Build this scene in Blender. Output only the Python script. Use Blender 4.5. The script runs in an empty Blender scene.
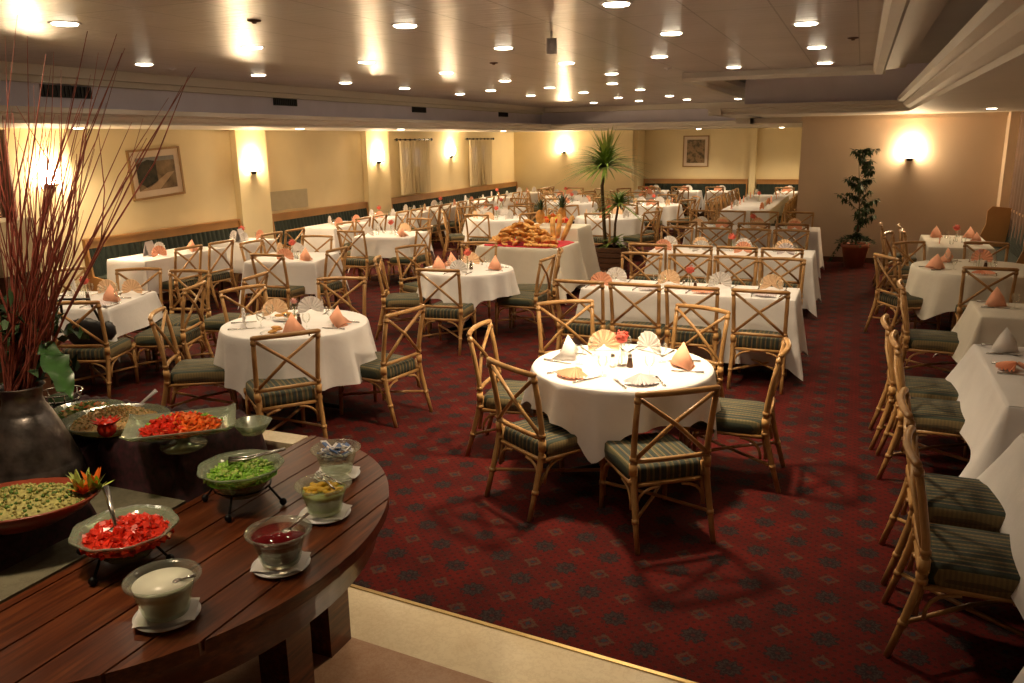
import bpy, math, random
from mathutils import Vector, Matrix
R = random.Random(7)
PI = math.pi
sc = bpy.context.scene
COL = sc.collection

# ---------------------------------------------------------------- camera, world, exposure
cam_d = bpy.data.cameras.new('camera'); cam = bpy.data.objects.new('camera', cam_d); COL.objects.link(cam)
M = ((0.92418276, -0.07828982, 0.37384078), (0.38169363, 0.22519924, -0.89643476), (-0.01400695, 0.97116219, 0.23800798))
m = Matrix(((M[0][0], M[0][1], M[0][2], 0), (M[1][0], M[1][1], M[1][2], 0), (M[2][0], M[2][1], M[2][2], 2.15), (0, 0, 0, 1)))
cam.matrix_world = m
cam_d.sensor_width = 36; cam_d.lens = 822 / 1024 * 36; cam_d.clip_start = 0.05; cam_d.clip_end = 200
sc.camera = cam
w = bpy.data.worlds.new('world'); sc.world = w; w.use_nodes = True
w.node_tree.nodes['Background'].inputs[0].default_value = (1.0, 0.8, 0.6, 1)
w.node_tree.nodes['Background'].inputs[1].default_value = 0.015
sc.view_settings.view_transform = 'Standard'; sc.view_settings.look = 'None'
sc.view_settings.exposure = 1.55; sc.view_settings.gamma = 1; sc.view_settings.use_curve_mapping = False
SPOT_W = 35.0; SCONCE_E = 85.0; DISC_E = 9.0
WARM = (1.0, 0.73, 0.42); WARM2 = (1.0, 0.60, 0.25)
sc.cycles.max_bounces = 7; sc.cycles.diffuse_bounces = 4; sc.cycles.glossy_bounces = 3
sc.cycles.transparent_max_bounces = 12; sc.cycles.sample_clamp_indirect = 4.0
sc.cycles.caustics_reflective = False; sc.cycles.caustics_refractive = False

# ---------------------------------------------------------------- material helpers
def new_mat(name):
    mt = bpy.data.materials.new(name); mt.use_nodes = True
    nt = mt.node_tree
    return mt, nt, nt.nodes['Principled BSDF']
def lk(nt, a, b): nt.links.new(a, b)
def nd(nt, typ, **kw):
    n = nt.nodes.new(typ)
    for k, v in kw.items(): setattr(n, k, v)
    return n
def mth(nt, op, a, b=None, c=None):
    n = nd(nt, 'ShaderNodeMath', operation=op)
    for i, v in enumerate((a, b, c)):
        if v is None: continue
        if isinstance(v, (int, float)): n.inputs[i].default_value = v
        else: lk(nt, v, n.inputs[i])
    return n.outputs[0]
def mix(nt, f, a, b):
    n = nd(nt, 'ShaderNodeMix', data_type='RGBA')
    if isinstance(f, (int, float)): n.inputs[0].default_value = f
    else: lk(nt, f, n.inputs[0])
    for i, v in ((6, a), (7, b)):
        if isinstance(v, tuple): n.inputs[i].default_value = (*v[:3], 1)
        else: lk(nt, v, n.inputs[i])
    return n.outputs[2]
def coords(nt, kind='Object', scale=(1, 1, 1), rot=(0, 0, 0)):
    tc = nd(nt, 'ShaderNodeTexCoord'); mp = nd(nt, 'ShaderNodeMapping')
    mp.inputs['Scale'].default_value = scale; mp.inputs['Rotation'].default_value = rot
    lk(nt, tc.outputs[kind], mp.inputs[0]); return mp.outputs[0]
def noise(nt, vec, scale=5, detail=3, rough=.5):
    n = nd(nt, 'ShaderNodeTexNoise'); n.inputs['Scale'].default_value = scale
    n.inputs['Detail'].default_value = detail; n.inputs['Roughness'].default_value = rough
    if vec is not None: lk(nt, vec, n.inputs['Vector'])
    return n.outputs['Fac']
def ramp(nt, fac, stops, interp='LINEAR'):
    n = nd(nt, 'ShaderNodeValToRGB'); n.color_ramp.interpolation = interp
    e = n.color_ramp.elements
    while len(e) < len(stops): e.new(0.5)
    for i, (p, c) in enumerate(stops): e[i].position = p; e[i].color = (*c, 1)
    lk(nt, fac, n.inputs[0]); return n.outputs[0]
def bump(nt, bs, h, strength=.2, dist=.01):
    b = nd(nt, 'ShaderNodeBump'); b.inputs['Strength'].default_value = strength; b.inputs['Distance'].default_value = dist
    lk(nt, h, b.inputs['Height']); lk(nt, b.outputs[0], bs.inputs['Normal'])
def simple(name, col, rough=.5, metal=0, var=.12, vscale=8, bmp=0, bscale=60, **kw):
    mt, nt, bs = new_mat(name)
    v = coords(nt)
    lo = tuple(max(0, c * (1 - var)) for c in col); hi = tuple(min(1, c * (1 + var)) for c in col)
    lk(nt, ramp(nt, noise(nt, v, vscale), ((.3, lo), (.7, hi))), bs.inputs['Base Color'])
    bs.inputs['Roughness'].default_value = rough; bs.inputs['Metallic'].default_value = metal
    if bmp: bump(nt, bs, noise(nt, v, bscale), bmp)
    for k, val in kw.items(): bs.inputs[k.replace('_', ' ')].default_value = val
    return mt
def emis(name, col, s):
    mt, nt, bs = new_mat(name)
    bs.inputs['Base Color'].default_value = (*col, 1)
    bs.inputs['Emission Color'].default_value = (*col, 1); bs.inputs['Emission Strength'].default_value = s
    v = coords(nt); c = ramp(nt, noise(nt, v, 3), ((0, col), (1, col))); lk(nt, c, bs.inputs['Emission Color'])
    return mt

def cane_mat():
    mt, nt, bs = new_mat('cane')
    v = coords(nt)
    n = noise(nt, v, 9, 4); n2 = noise(nt, coords(nt, scale=(40, 40, 6)), 3, 2)
    a = ramp(nt, n, ((.25, (.29, .145, .048)), (.5, (.48, .27, .10)), (.75, (.62, .38, .16))))
    lk(nt, mix(nt, mth(nt, 'MULTIPLY', n2, .35), a, (.25, .10, .03)), bs.inputs['Base Color'])
    bs.inputs['Roughness'].default_value = .34
    bump(nt, bs, n2, .15, .004); return mt
def stripe_mat():
    mt, nt, bs = new_mat('striped_fabric')
    tc = nd(nt, 'ShaderNodeTexCoord'); sp = nd(nt, 'ShaderNodeSeparateXYZ'); lk(nt, tc.outputs['Object'], sp.inputs[0])
    x = mth(nt, 'FRACT', mth(nt, 'MULTIPLY', mth(nt, 'ADD', sp.outputs[0], 2.0), 1 / .115))
    g = (.034, .046, .032); t = (.20, .145, .062); k = (.022, .032, .034); b = (.11, .075, .035); o = (.10, .095, .045)
    c = ramp(nt, x, ((0, k), (.10, g), (.22, t), (.30, b), (.40, g), (.50, o), (.56, t), (.62, g), (.74, k), (.84, b), (.90, t), (.95, g)), 'CONSTANT')
    y = mth(nt, 'FRACT', mth(nt, 'MULTIPLY', mth(nt, 'ADD', sp.outputs[1], 2.0), 1 / .02))
    f = mth(nt, 'MULTIPLY', mth(nt, 'GREATER_THAN', y, .5), .3)
    lk(nt, mix(nt, f, c, (.04, .05, .035)), bs.inputs['Base Color'])
    bs.inputs['Roughness'].default_value = .85
    bump(nt, bs, noise(nt, coords(nt), 300), .3, .003); return mt
def carpet_mat():
    mt, nt, bs = new_mat('carpet')
    tc = nd(nt, 'ShaderNodeTexCoord'); sp = nd(nt, 'ShaderNodeSeparateXYZ'); lk(nt, tc.outputs['Object'], sp.inputs[0])
    P = .18
    u = mth(nt, 'MULTIPLY', mth(nt, 'ADD', sp.outputs[0], 50 * P + 1.6), 1 / P); v = mth(nt, 'MULTIPLY', mth(nt, 'ADD', sp.outputs[1], 50 * P - 3.29 + P * 20), 1 / P)
    iu = mth(nt, 'FLOOR', mth(nt, 'ADD', u, .5)); iv = mth(nt, 'FLOOR', mth(nt, 'ADD', v, .5))
    fu = mth(nt, 'SUBTRACT', u, iu); fv = mth(nt, 'SUBTRACT', v, iv)
    par = mth(nt, 'MODULO', mth(nt, 'ABSOLUTE', mth(nt, 'ADD', iu, iv)), 2.0)
    r = mth(nt, 'SQRT', mth(nt, 'ADD', mth(nt, 'MULTIPLY', fu, fu), mth(nt, 'MULTIPLY', fv, fv)))
    th = mth(nt, 'ARCTAN2', fv, fu)
    pet = mth(nt, 'COSINE', mth(nt, 'MULTIPLY', th, 8.0))
    rp = mth(nt, 'ADD', r, mth(nt, 'MULTIPLY', pet, .05))
    man = mth(nt, 'ADD', mth(nt, 'ABSOLUTE', fu), mth(nt, 'ABSOLUTE', fv))
    fz = noise(nt, coords(nt), 70, 4, .7)
    fzz = mth(nt, 'MULTIPLY', mth(nt, 'SUBTRACT', fz, .5), .45)
    rp = mth(nt, 'ADD', rp, fzz); man = mth(nt, 'ADD', man, fzz)
    # dark rosette in even cells
    dark = mth(nt, 'MULTIPLY', mth(nt, 'LESS_THAN', rp, .31), mth(nt, 'LESS_THAN', par, .5))
    ringd = mth(nt, 'MULTIPLY', mth(nt, 'LESS_THAN', mth(nt, 'ABSOLUTE', mth(nt, 'SUBTRACT', rp, .20)), .035), mth(nt, 'LESS_THAN', par, .5))
    cored = mth(nt, 'MULTIPLY', mth(nt, 'LESS_THAN', r, .06), mth(nt, 'LESS_THAN', par, .5))
    odd = mth(nt, 'GREATER_THAN', par, .5)
    ringo = mth(nt, 'MULTIPLY', mth(nt, 'LESS_THAN', mth(nt, 'ABSOLUTE', mth(nt, 'SUBTRACT', man, .22)), .06), odd)
    coreo = mth(nt, 'MULTIPLY', mth(nt, 'LESS_THAN', man, .10), odd)
    # small flecks in the ground between
    w1 = mth(nt, 'MULTIPLY', mth(nt, 'SINE', mth(nt, 'MULTIPLY', u, PI * 6)), mth(nt, 'SINE', mth(nt, 'MULTIPLY', v, PI * 6)))
    fleck = mth(nt, 'GREATER_THAN', mth(nt, 'ADD', w1, fzz), .62)
    base = ramp(nt, noise(nt, coords(nt), 3, 5, .7), ((.3, (.042, .0024, .0022)), (.7, (.098, .0048, .0034))))
    c = mix(nt, mth(nt, 'MULTIPLY', fleck, .7), base, (.019, .006, .006))
    c = mix(nt, mth(nt, 'MULTIPLY', dark, .85), c, (.009, .008, .010))
    c = mix(nt, mth(nt, 'MULTIPLY', ringd, .6), c, (.040, .030, .026))
    c = mix(nt, cored, c, (.045, .008, .008))
    c = mix(nt, mth(nt, 'MULTIPLY', ringo, .65), c, (.062, .040, .026))
    c = mix(nt, coreo, c, (.02, .022, .03))
    sp2 = noise(nt, coords(nt), 160, 3, .8); c = mix(nt, mth(nt, 'MULTIPLY', mth(nt, 'GREATER_THAN', sp2, .56), .45), c, (.035, .030, .024))
    lk(nt, c, bs.inputs['Base Color']); bs.inputs['Roughness'].default_value = .95
    bs.inputs['Specular IOR Level'].default_value = .15
    bump(nt, bs, fz, .5, .004); return mt
def marble_mat(name, a, b, c, sc_=3):
    mt, nt, bs = new_mat(name); v = coords(nt)
    n = noise(nt, v, sc_, 8, .65); n2 = noise(nt, v, sc_ * 6, 6, .7)
    k = ramp(nt, n, ((.3, a), (.55, b), (.75, a)))
    vein = ramp(nt, n2, ((.46, (0, 0, 0)), (.5, (1, 1, 1)), (.54, (0, 0, 0))))
    lk(nt, mix(nt, mth(nt, 'MULTIPLY', vein, .3), k, c), bs.inputs['Base Color'])
    bs.inputs['Roughness'].default_value = .22; return mt
def plank_mat():
    mt, nt, bs = new_mat('stained_planks')
    v = coords(nt, scale=(26, 1.6, 26)); n = noise(nt, v, 2.2, 6, .6)
    k = noise(nt, coords(nt, scale=(7, 1.1, 7)), 1.6, 4, .6)
    a = ramp(nt, n, ((.3, (.032, .007, .003)), (.5, (.125, .030, .009)), (.72, (.26, .075, .021))))
    a = mix(nt, ramp(nt, k, ((.35, (0, 0, 0)), (.65, (.75, .75, .75)))), a, (.075, .018, .006))
    lk(nt, a, bs.inputs['Base Color']); bs.inputs['Roughness'].default_value = .30
    bs.inputs['Coat Weight'].default_value = .3; bs.inputs['Coat Roughness'].default_value = .2
    bump(nt, bs, n, .12, .004); return mt
def ceil_mat():
    mt, nt, bs = new_mat('ceiling_panels')
    tc = nd(nt, 'ShaderNodeTexCoord'); sp = nd(nt, 'ShaderNodeSeparateXYZ'); lk(nt, tc.outputs['Object'], sp.inputs[0])
    fx = mth(nt, 'FRACT', mth(nt, 'MULTIPLY', mth(nt, 'ADD', sp.outputs[0], 20.18), 1 / .49))
    fy = mth(nt, 'FRACT', mth(nt, 'MULTIPLY', mth(nt, 'ADD', sp.outputs[1], 20.6), 1 / 1.75))
    sx = mth(nt, 'LESS_THAN', fx, .022); sy = mth(nt, 'LESS_THAN', fy, .007)
    s = mth(nt, 'MAXIMUM', sx, sy)
    a = ramp(nt, noise(nt, coords(nt), 1.2, 3), ((.3, (.40, .345, .335)), (.7, (.49, .43, .42))))
    lk(nt, mix(nt, mth(nt, 'MULTIPLY', s, .65), a, (.10, .08, .07)), bs.inputs['Base Color'])
    bs.inputs['Metallic'].default_value = .12; bs.inputs['Roughness'].default_value = .30
    h = noise(nt, coords(nt, scale=(.9, 4.5, 1)), 4, 3, .55)
    h2 = mth(nt, 'ADD', h, mth(nt, 'MULTIPLY', s, -.6))
    bump(nt, bs, h2, .26, .03); bs.inputs['Specular IOR Level'].default_value = .32; return mt
def cloth_mat(name, col, b=.3):
    mt, nt, bs = new_mat(name); v = coords(nt)
    lo = tuple(c * .95 for c in col)
    lk(nt, ramp(nt, noise(nt, v, 6), ((.3, lo), (.7, col))), bs.inputs['Base Color'])
    bs.inputs['Roughness'].default_value = .8; bs.inputs['Specular IOR Level'].default_value = .2
    h = mth(nt, 'ADD', noise(nt, v, 7, 4), mth(nt, 'MULTIPLY', noise(nt, v, 500, 1), .05))
    bump(nt, bs, h, b, .02); return mt
def glass_mat(name, col=(.9, .95, .9), alpha=.75, rough=.08, fw=.9):
    mt = bpy.data.materials.new(name); mt.use_nodes = True; nt = mt.node_tree
    nt.nodes.clear(); out = nd(nt, 'ShaderNodeOutputMaterial')
    tr = nd(nt, 'ShaderNodeBsdfTransparent'); tr.inputs[0].default_value = (*col, 1)
    gl = nd(nt, 'ShaderNodeBsdfGlossy'); gl.inputs['Roughness'].default_value = rough; gl.inputs[0].default_value = (.95, .97, .93, 1)
    df = nd(nt, 'ShaderNodeBsdfDiffuse'); df.inputs[0].default_value = (*[c * .75 for c in col], 1)
    fr = nd(nt, 'ShaderNodeLayerWeight'); fr.inputs[0].default_value = .35
    m0 = nd(nt, 'ShaderNodeMixShader'); m0.inputs[0].default_value = 1 - alpha
    m1 = nd(nt, 'ShaderNodeMixShader')
    n = noise(nt, coords(nt), 30, 2); fac = mth(nt, 'ADD', mth(nt, 'MULTIPLY', fr.outputs['Fresnel'], fw), mth(nt, 'MULTIPLY', n, .05))
    lk(nt, tr.outputs[0], m0.inputs[1]); lk(nt, df.outputs[0], m0.inputs[2])
    lk(nt, fac, m1.inputs[0]); lk(nt, m0.outputs[0], m1.inputs[1]); lk(nt, gl.outputs[0], m1.inputs[2])
    lk(nt, m1.outputs[0], out.inputs[0]); return mt

MT = dict(
    cane=cane_mat(), stripe=stripe_mat(), carpet=carpet_mat(), plank=plank_mat(), ceilp=ceil_mat(),
    cream=marble_mat('cream_marble', (.66, .54, .36), (.74, .63, .44), (.48, .36, .22)),
    slab=marble_mat('grey_green_marble', (.15, .14, .10), (.22, .20, .14), (.08, .075, .05)), pinkm=marble_mat('pink_marble', (.36, .20, .12), (.46, .29, .19), (.22, .11, .06), 5),
    wall=simple('cream_wall', (.80, .68, .42), .75, var=.03, vscale=2, bmp=.05),
    wall2=simple('beige_wall', (.60, .47, .35), .75, var=.03, vscale=2, bmp=.05),
    plaster=simple('white_plaster', (.62, .57, .50), .6, var=.03, vscale=2),
    grey=simple('grey_fascia', (.76, .71, .82), .7, var=.04, vscale=3),
    cloth=cloth_mat('white_cloth', (.80, .78, .79)), cloth2=cloth_mat('ivory_cloth', (.78, .74, .65)),
    nap_w=cloth_mat('white_napkin', (.80, .76, .74), .1), nap_o=cloth_mat('orange_napkin', (.94, .46, .30), .1),
    nap_p=cloth_mat('peach_napkin', (.94, .66, .42), .1), nap_l=cloth_mat('lilac_napkin', (.74, .66, .68), .1),
    wood=simple('bench_wood', (.42, .21, .07), .4, vscale=3), dwood=simple('dark_wood', (.09, .035, .014), .4, vscale=4),
    green=simple('green_upholstery', (.020, .030, .022), .8, bmp=.3), iron=simple('black_iron', (.012, .011, .012), .4, .6),
    steel=simple('steel', (.55, .53, .50), .25, 1.0, var=.05), brass=simple('brass', (.65, .48, .22), .3, 1.0, var=.05),
    glass=glass_mat('clear_glass', (.99, 1, .99), .985, .08, .5), gglass=glass_mat('green_glass', (.70, .78, .60), .66, .12, .6), cupg=glass_mat('pale_green_glass', (.93, .97, .90), .90, .15, .35),
    china=simple('white_china', (.86, .86, .90), .2, var=.02), paper=simple('paper', (.82, .79, .78), .7, var=.03),
    velvet=simple('maroon_velvet', (.030, .004, .008), .8, var=.7, vscale=40),
    pink=simple('pink_cloth', (.62, .03, .06), .8), binding=simple('cane_binding', (.58, .33, .12), .4), bread=simple('bread', (.70, .37, .10), .6, var=.35, vscale=14, bmp=.3),
    crust=simple('crust', (.62, .28, .06), .5, var=.3, vscale=20),
    mleaf=simple('mid_leaf', (.035, .10, .022), .35, var=.4, vscale=20), leaf=simple('leaf_green', (.17, .27, .04), .45, var=.35, vscale=12), dleaf=simple('dark_leaf', (.024, .055, .014), .65, var=.4, vscale=12),
    yleaf=simple('yellow_leaf', (.28, .36, .06), .45, var=.3, vscale=12), bark=simple('bark', (.11, .065, .03), .8, bmp=.4),
    tpot=simple('red_earthenware', (.20, .035, .015), .35, var=.3), terra=simple('terracotta', (.33, .095, .04), .6, var=.15), soil=simple('soil', (.03, .018, .01), .95),
    twig=simple('red_twig', (.34, .085, .060), .55, var=.4, vscale=18), jug=simple('pewter', (.17, .15, .145), .34, .85, var=.6, vscale=11, bmp=.5, bscale=16),
    tom=simple('tomato', (.68, .035, .015), .25, var=.25, vscale=30), orange=simple('carrot', (.85, .17, .02), .4, var=.2, vscale=30),
    lett=simple('lettuce', (.20, .42, .03), .4, var=.35, vscale=25), plett=simple('pale_lettuce', (.45, .55, .14), .4, var=.2, vscale=25),
    tab=simple('grain_salad', (.36, .33, .10), .7, var=.35, vscale=60), herb=simple('herb', (.10, .19, .03), .6, var=.3, vscale=60),
    pasta=simple('grain', (.72, .50, .22), .6, var=.25, vscale=60), cream_s=simple('white_sauce', (.92, .91, .76), .3, var=.01),
    redsauce=simple('red_sauce', (.16, .008, .010), .08, var=.3, vscale=9), purple=simple('beet', (.10, .02, .05), .3, var=.2),
    yellow=simple('yellow_pickle', (.72, .46, .04), .3, var=.2, vscale=30), blue=simple('blue_print', (.12, .20, .42), .5),
    curtain=simple('brown_curtain', (.16, .09, .06), .85, vscale=3), sheer=None,
    flower=simple('coral_petals', (.72, .13, .09), .7, var=.2, vscale=40), pinkf=simple('pink_petals', (.75, .38, .34), .7, var=.2, vscale=40),
    card=simple('grey_card', (.42, .40, .42), .5, var=.05), frame=simple('gilt_frame', (.33, .19, .07), .4, vscale=6),
    mat=simple('picture_mount', (.70, .58, .46), .8, var=.02), black=simple('black_plastic', (.01, .01, .012), .4),
    linen=simple('beige_linen', (.48, .37, .23), .8, var=.1, bmp=.2), vent=simple('vent_dark', (.02, .018, .018), .6, .2),
    silverceil=simple('white_metal', (.62, .60, .62), .4), disc=emis('lamp_disc', (1.0, .86, .62), DISC_E),
    shade=emis('sconce_glass', WARM, SCONCE_E), skyw=emis('dusk_pane', (.50, .50, .50), .25), panel=simple('grille', (.50, .44, .30), .6, var=.05),
    bag=simple('black_leather', (.012, .012, .016), .45, bmp=.3, bscale=25),
)
def sheer():
    mt, nt, bs = new_mat('sheer_curtain'); bs.inputs['Base Color'].default_value = (.72, .60, .40, 1)
    v = coords(nt, scale=(1, 30, 1)); lk(nt, ramp(nt, noise(nt, v, 1, 2), ((.3, (.78, .66, .42)), (.7, (.88, .78, .54)))), bs.inputs['Base Color'])
    bs.inputs['Alpha'].default_value = .82; bs.inputs['Roughness'].default_value = .9; return mt
MT['sheer'] = sheer()
def picture_mat(name, seed, cols):
    mt, nt, bs = new_mat(name); v = coords(nt, scale=(1, 1, 1)); a = noise(nt, v, seed, 6, .65)
    lk(nt, ramp(nt, a, tuple((.3 + .4 * i / (len(cols) - 1), c) for i, c in enumerate(cols))), bs.inputs['Base Color'])
    bs.inputs['Roughness'].default_value = .25; return mt

# ---------------------------------------------------------------- mesh helpers
class MB:
    def __init__(s): s.v = []; s.f = []; s.sm = []; s.mi = []; s.cur = 0
    def add(s, vs, fs, smooth=True):
        o = len(s.v); s.v += [tuple(p) for p in vs]
        for f in fs: s.f.append(tuple(i + o for i in f)); s.sm.append(smooth); s.mi.append(s.cur)
        return s
    def box(s, x0, x1, y0, y1, z0, z1):
        vs = [(x, y, z) for z in (z0, z1) for y in (y0, y1) for x in (x0, x1)]
        return s.add(vs, [(0, 2, 3, 1), (4, 5, 7, 6), (0, 1, 5, 4), (1, 3, 7, 5), (3, 2, 6, 7), (2, 0, 4, 6)], False)
    def obox(s, c, hx, hy, hz, mat):
        vs = [Vector(c) + mat @ Vector((x * hx, y * hy, z * hz)) for z in (-1, 1) for y in (-1, 1) for x in (-1, 1)]
        return s.add(vs, [(0, 2, 3, 1), (4, 5, 7, 6), (0, 1, 5, 4), (1, 3, 7, 5), (3, 2, 6, 7), (2, 0, 4, 6)], False)
    def tube(s, pts, r, n=8, caps=True):
        pts = [Vector(p) for p in pts]; k = len(pts)
        rs = r if isinstance(r, (list, tuple)) else [r] * k
        vs = []; a = None
        for i, p in enumerate(pts):
            d = (pts[min(i + 1, k - 1)] - pts[max(i - 1, 0)]).normalized()
            if a is None: a = d.orthogonal().normalized()
            a = (a - d * a.dot(d)).normalized(); b = d.cross(a)
            for j in range(n):
                t = 2 * PI * j / n; vs.append(p + (a * math.cos(t) + b * math.sin(t)) * rs[i])
        fs = [(i * n + j, i * n + (j + 1) % n, (i + 1) * n + (j + 1) % n, (i + 1) * n + j) for i in range(k - 1) for j in range(n)]
        if caps: fs += [tuple(range(n - 1, -1, -1)), tuple((k - 1) * n + j for j in range(n))]
        return s.add(vs, fs)
    def lathe(s, prof, n=24, c=(0, 0, 0), sx=1, sy=1, wob=None):
        vs = []
        for (r, z) in prof:
            for j in range(n):
                t = 2 * PI * j / n; q = r * (1 + (wob(t) if wob else 0)); vs.append((c[0] + q * math.cos(t) * sx, c[1] + q * math.sin(t) * sy, c[2] + z))
        fs = [(i * n + j, i * n + (j + 1) % n, (i + 1) * n + (j + 1) % n, (i + 1) * n + j) for i in range(len(prof) - 1) for j in range(n)]
        if prof[0][0] > 1e-4: pass
        return s.add(vs, fs)
    def disc(s, c, r, n=24, sx=1, sy=1):
        return s.add([(c[0] + r * math.cos(2 * PI * j / n) * sx, c[1] + r * math.sin(2 * PI * j / n) * sy, c[2]) for j in range(n)], [tuple(range(n))], False)
    def ball(s, c, rx, ry=None, rz=None, n=10, m=6, jit=0, rot=None):
        ry = ry or rx; rz = rz or rx; vs = []
        for i in range(m + 1):
            ph = PI * i / m
            for j in range(n):
                t = 2 * PI * j / n; q = 1 + (R.uniform(-jit, jit) if jit else 0)
                p = Vector((rx * math.sin(ph) * math.cos(t) * q, ry * math.sin(ph) * math.sin(t) * q, rz * math.cos(ph) * q))
                if rot: p = rot @ p
                vs.append(Vector(c) + p)
        return s.add(vs, [(i * n + j, (i + 1) * n + j, (i + 1) * n + (j + 1) % n, i * n + (j + 1) % n) for i in range(m) for j in range(n)])
    def build(s, name, mats, parent=None, loc=None, rotz=0):
        me = bpy.data.meshes.new(name); me.from_pydata(s.v, [], s.f); me.update()
        me.polygons.foreach_set('use_smooth', s.sm)
        for m_ in (mats if isinstance(mats, list) else [mats]): me.materials.append(m_ if not isinstance(m_, str) else MT[m_])
        me.polygons.foreach_set('material_index', s.mi)
        o = bpy.data.objects.new(name, me); COL.objects.link(o)
        if parent: o.parent = parent
        if loc: o.location = loc
        if rotz: o.rotation_euler = (0, 0, rotz)
        return o
def tag(o, label, cat, group=None, kind=None):
    o['label'] = label; o['category'] = cat
    if group: o['group'] = group
    o['kind'] = kind or 'thing'
    return o
def thing(name, label, cat, loc=(0, 0, 0), rotz=0, group=None):
    o = bpy.data.objects.new(name, None); COL.objects.link(o); o.empty_display_size = .1
    o.location = loc; o.rotation_euler = (0, 0, rotz); return tag(o, label, cat, group)
def struct(name, mb, mat):
    o = mb.build(name, mat); o['kind'] = 'structure'; return o
CH = {}
def kids(o):
    if o.name not in CH: CH[o.name] = [c for c in bpy.data.objects if c.parent == o]
    return CH[o.name]
def dup(o, loc=None, rotz=None, parent=None, label=None, group=None, scale=None, first=None):
    c = o.copy(); COL.objects.link(c)
    if parent: c.parent = parent
    if loc is not None: c.location = loc
    if rotz is not None: c.rotation_euler = (0, 0, rotz) if isinstance(rotz, (int, float)) else rotz
    if scale: c.scale = (scale,) * 3 if isinstance(scale, (int, float)) else scale
    if label: c['label'] = label
    if group: c['group'] = group
    for ch in kids(o): dup(ch, parent=c)
    return c
class Proto:
    """first placement moves the original, later ones copy it with its parts"""
    def __init__(s, o): s.o = o; s.used = False; s.k = kids(o)
    def put(s, loc, rotz, label, group, scale=None):
        if s.used: return dup(s.o, loc, rotz, None, label, group, scale)
        s.used = True; o = s.o; o.location = loc
        o.rotation_euler = (0, 0, rotz) if isinstance(rotz, (int, float)) else rotz
        if scale: o.scale = (scale,) * 3 if isinstance(scale, (int, float)) else scale
        o['label'] = label; o['group'] = group; return o
def arc(p0, p1, p2, n=6):
    p0, p1, p2 = Vector(p0), Vector(p1), Vector(p2)
    return [p0 * (1 - t) ** 2 + p1 * 2 * t * (1 - t) + p2 * t * t for t in [i / n for i in range(n + 1)]]

# ---------------------------------------------------------------- room shell
XL, XR, YF, YN, YS = -9.4, 2.30, 23.9, 3.03, 15.4   # left wall, right wall, far wall, carpet start, sconce wall
ZS, ZC, ZT, ZL = 2.47, 2.93, 3.12, 2.37                        # soffit, panel ceiling, upper plain ceiling
CE = 3.05
def ext(mb, pts, z0, z1):
    n = len(pts); mb.add([(x, y, z0) for x, y in pts] + [(x, y, z1) for x, y in pts],
        [tuple(range(n - 1, -1, -1)), tuple(range(n, 2 * n))] + [(i, (i + 1) % n, n + (i + 1) % n, n + i) for i in range(n)], False); return mb
wl = MB().box(XL - .2, XL, -2.2, YF, 0, ZL)
for a, b in ((10.86, 11.6), (14.72, 15.6), (6.4, 7.75)): wl.box(XL, XL + .12, a, b, 0, ZL)
struct('wall_left', wl, 'wall')
wf = MB().box(XL - .2, -5.85, 22.9, 23.1, 0, ZL).box(-5.95, -5.75, 23.1, YF, 0, ZL).box(-5.95, -.96, YF, YF + .2, 0, ZL)
wf.box(-2.78, -2.62, YF - .15, YF, 0, ZL)
struct('wall_far', wf, 'wall')
struct('wall_sconce', MB().box(-.96, XR + .2, YS, YS + .2, 0, ZS + .05), 'wall2')
struct('wall_return', MB().box(-.96, -.76, YS + .2, YF + .2, 0, ZL), 'wall')
struct('wall_right', MB().box(XR, XR + .2, -2.2, YS, 0, 3.3).box(XR - .2, XR, YS - .32, YS, 0, ZS), 'wall2')
struct('wall_back', MB().box(XL - .2, XR + .2, -2.4, -2.2, 0, 3.3), 'wall2')
struct('baseboard_sconce', MB().box(-.96, XR, YS - .02, YS, 0, .09), 'dwood')
struct('baseboard_left', MB().box(XL, XL + .02, -2.2, 22.9, 0, .09), 'dwood')
ce = lambda x, o=0: 3.11 - .085 * (x + 2.22) - o
XA, XB = XL - .2, XR + .2
struct('floor', ext(MB(), [(XA, ce(XA)), (XB, ce(XB)), (XB, YF + .2), (XA, YF + .2)], -.1, 0), 'carpet')
struct('floor_marble_border', ext(MB(), [(XA, ce(XA, .36)), (XB, ce(XB, .36)), (XB, ce(XB, .02)), (XA, ce(XA, .02))], -.1, 0), 'cream')
struct('floor_pink_marble', ext(MB(), [(XA, -2.2), (XB, -2.2), (XB, ce(XB, .36)), (XA, ce(XA, .36))], -.1, 0), 'pinkm')
struct('trim_1', ext(MB(), [(XA, ce(XA, .02)), (XB, ce(XB, .02)), (XB, ce(XB)), (XA, ce(XA))], -.1, .006), 'brass')
# soffits (perimeter ceiling), one slab per side
LX = -7.35; YE = 20.2; SX = -2.1; SY = 13.25; RX = .62
struct('ceiling_soffit_left', MB().box(XL - .2, LX, -2.2, YF, ZL, ZL + .1), 'plaster')
struct('ceiling_soffit_far', MB().box(LX, -.96, YE, YF + .2, ZL, ZL + .1), 'plaster')
struct('ceiling_soffit_pillar', MB().box(-1.9, -.96, YS + .2, YE, ZL, ZL + .1), 'plaster')
struct('ceiling_soffit_sconce', MB().box(SX, XR, SY, YS + .2, ZS, ZS + .1), 'plaster')
struct('ceiling_soffit_right', MB().box(RX, XR, -2.2, SY, ZS, ZS + .1), 'plaster')
def moulding(mb, p, q, nx, ny, prof):
    """extrude a (offset, z) profile from p to q, offset pointing along (nx, ny) into the room void"""
    n = len(prof); vs = []
    for (x, y) in (p, q):
        for (o, z) in prof: vs.append((x + nx * o, y + ny * o, z))
    return mb.add(vs, [(i, (i + 1) % n, n + (i + 1) % n, n + i) for i in range(n)] + [tuple(range(n)), tuple(range(2 * n - 1, n - 1, -1))], False)
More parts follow.
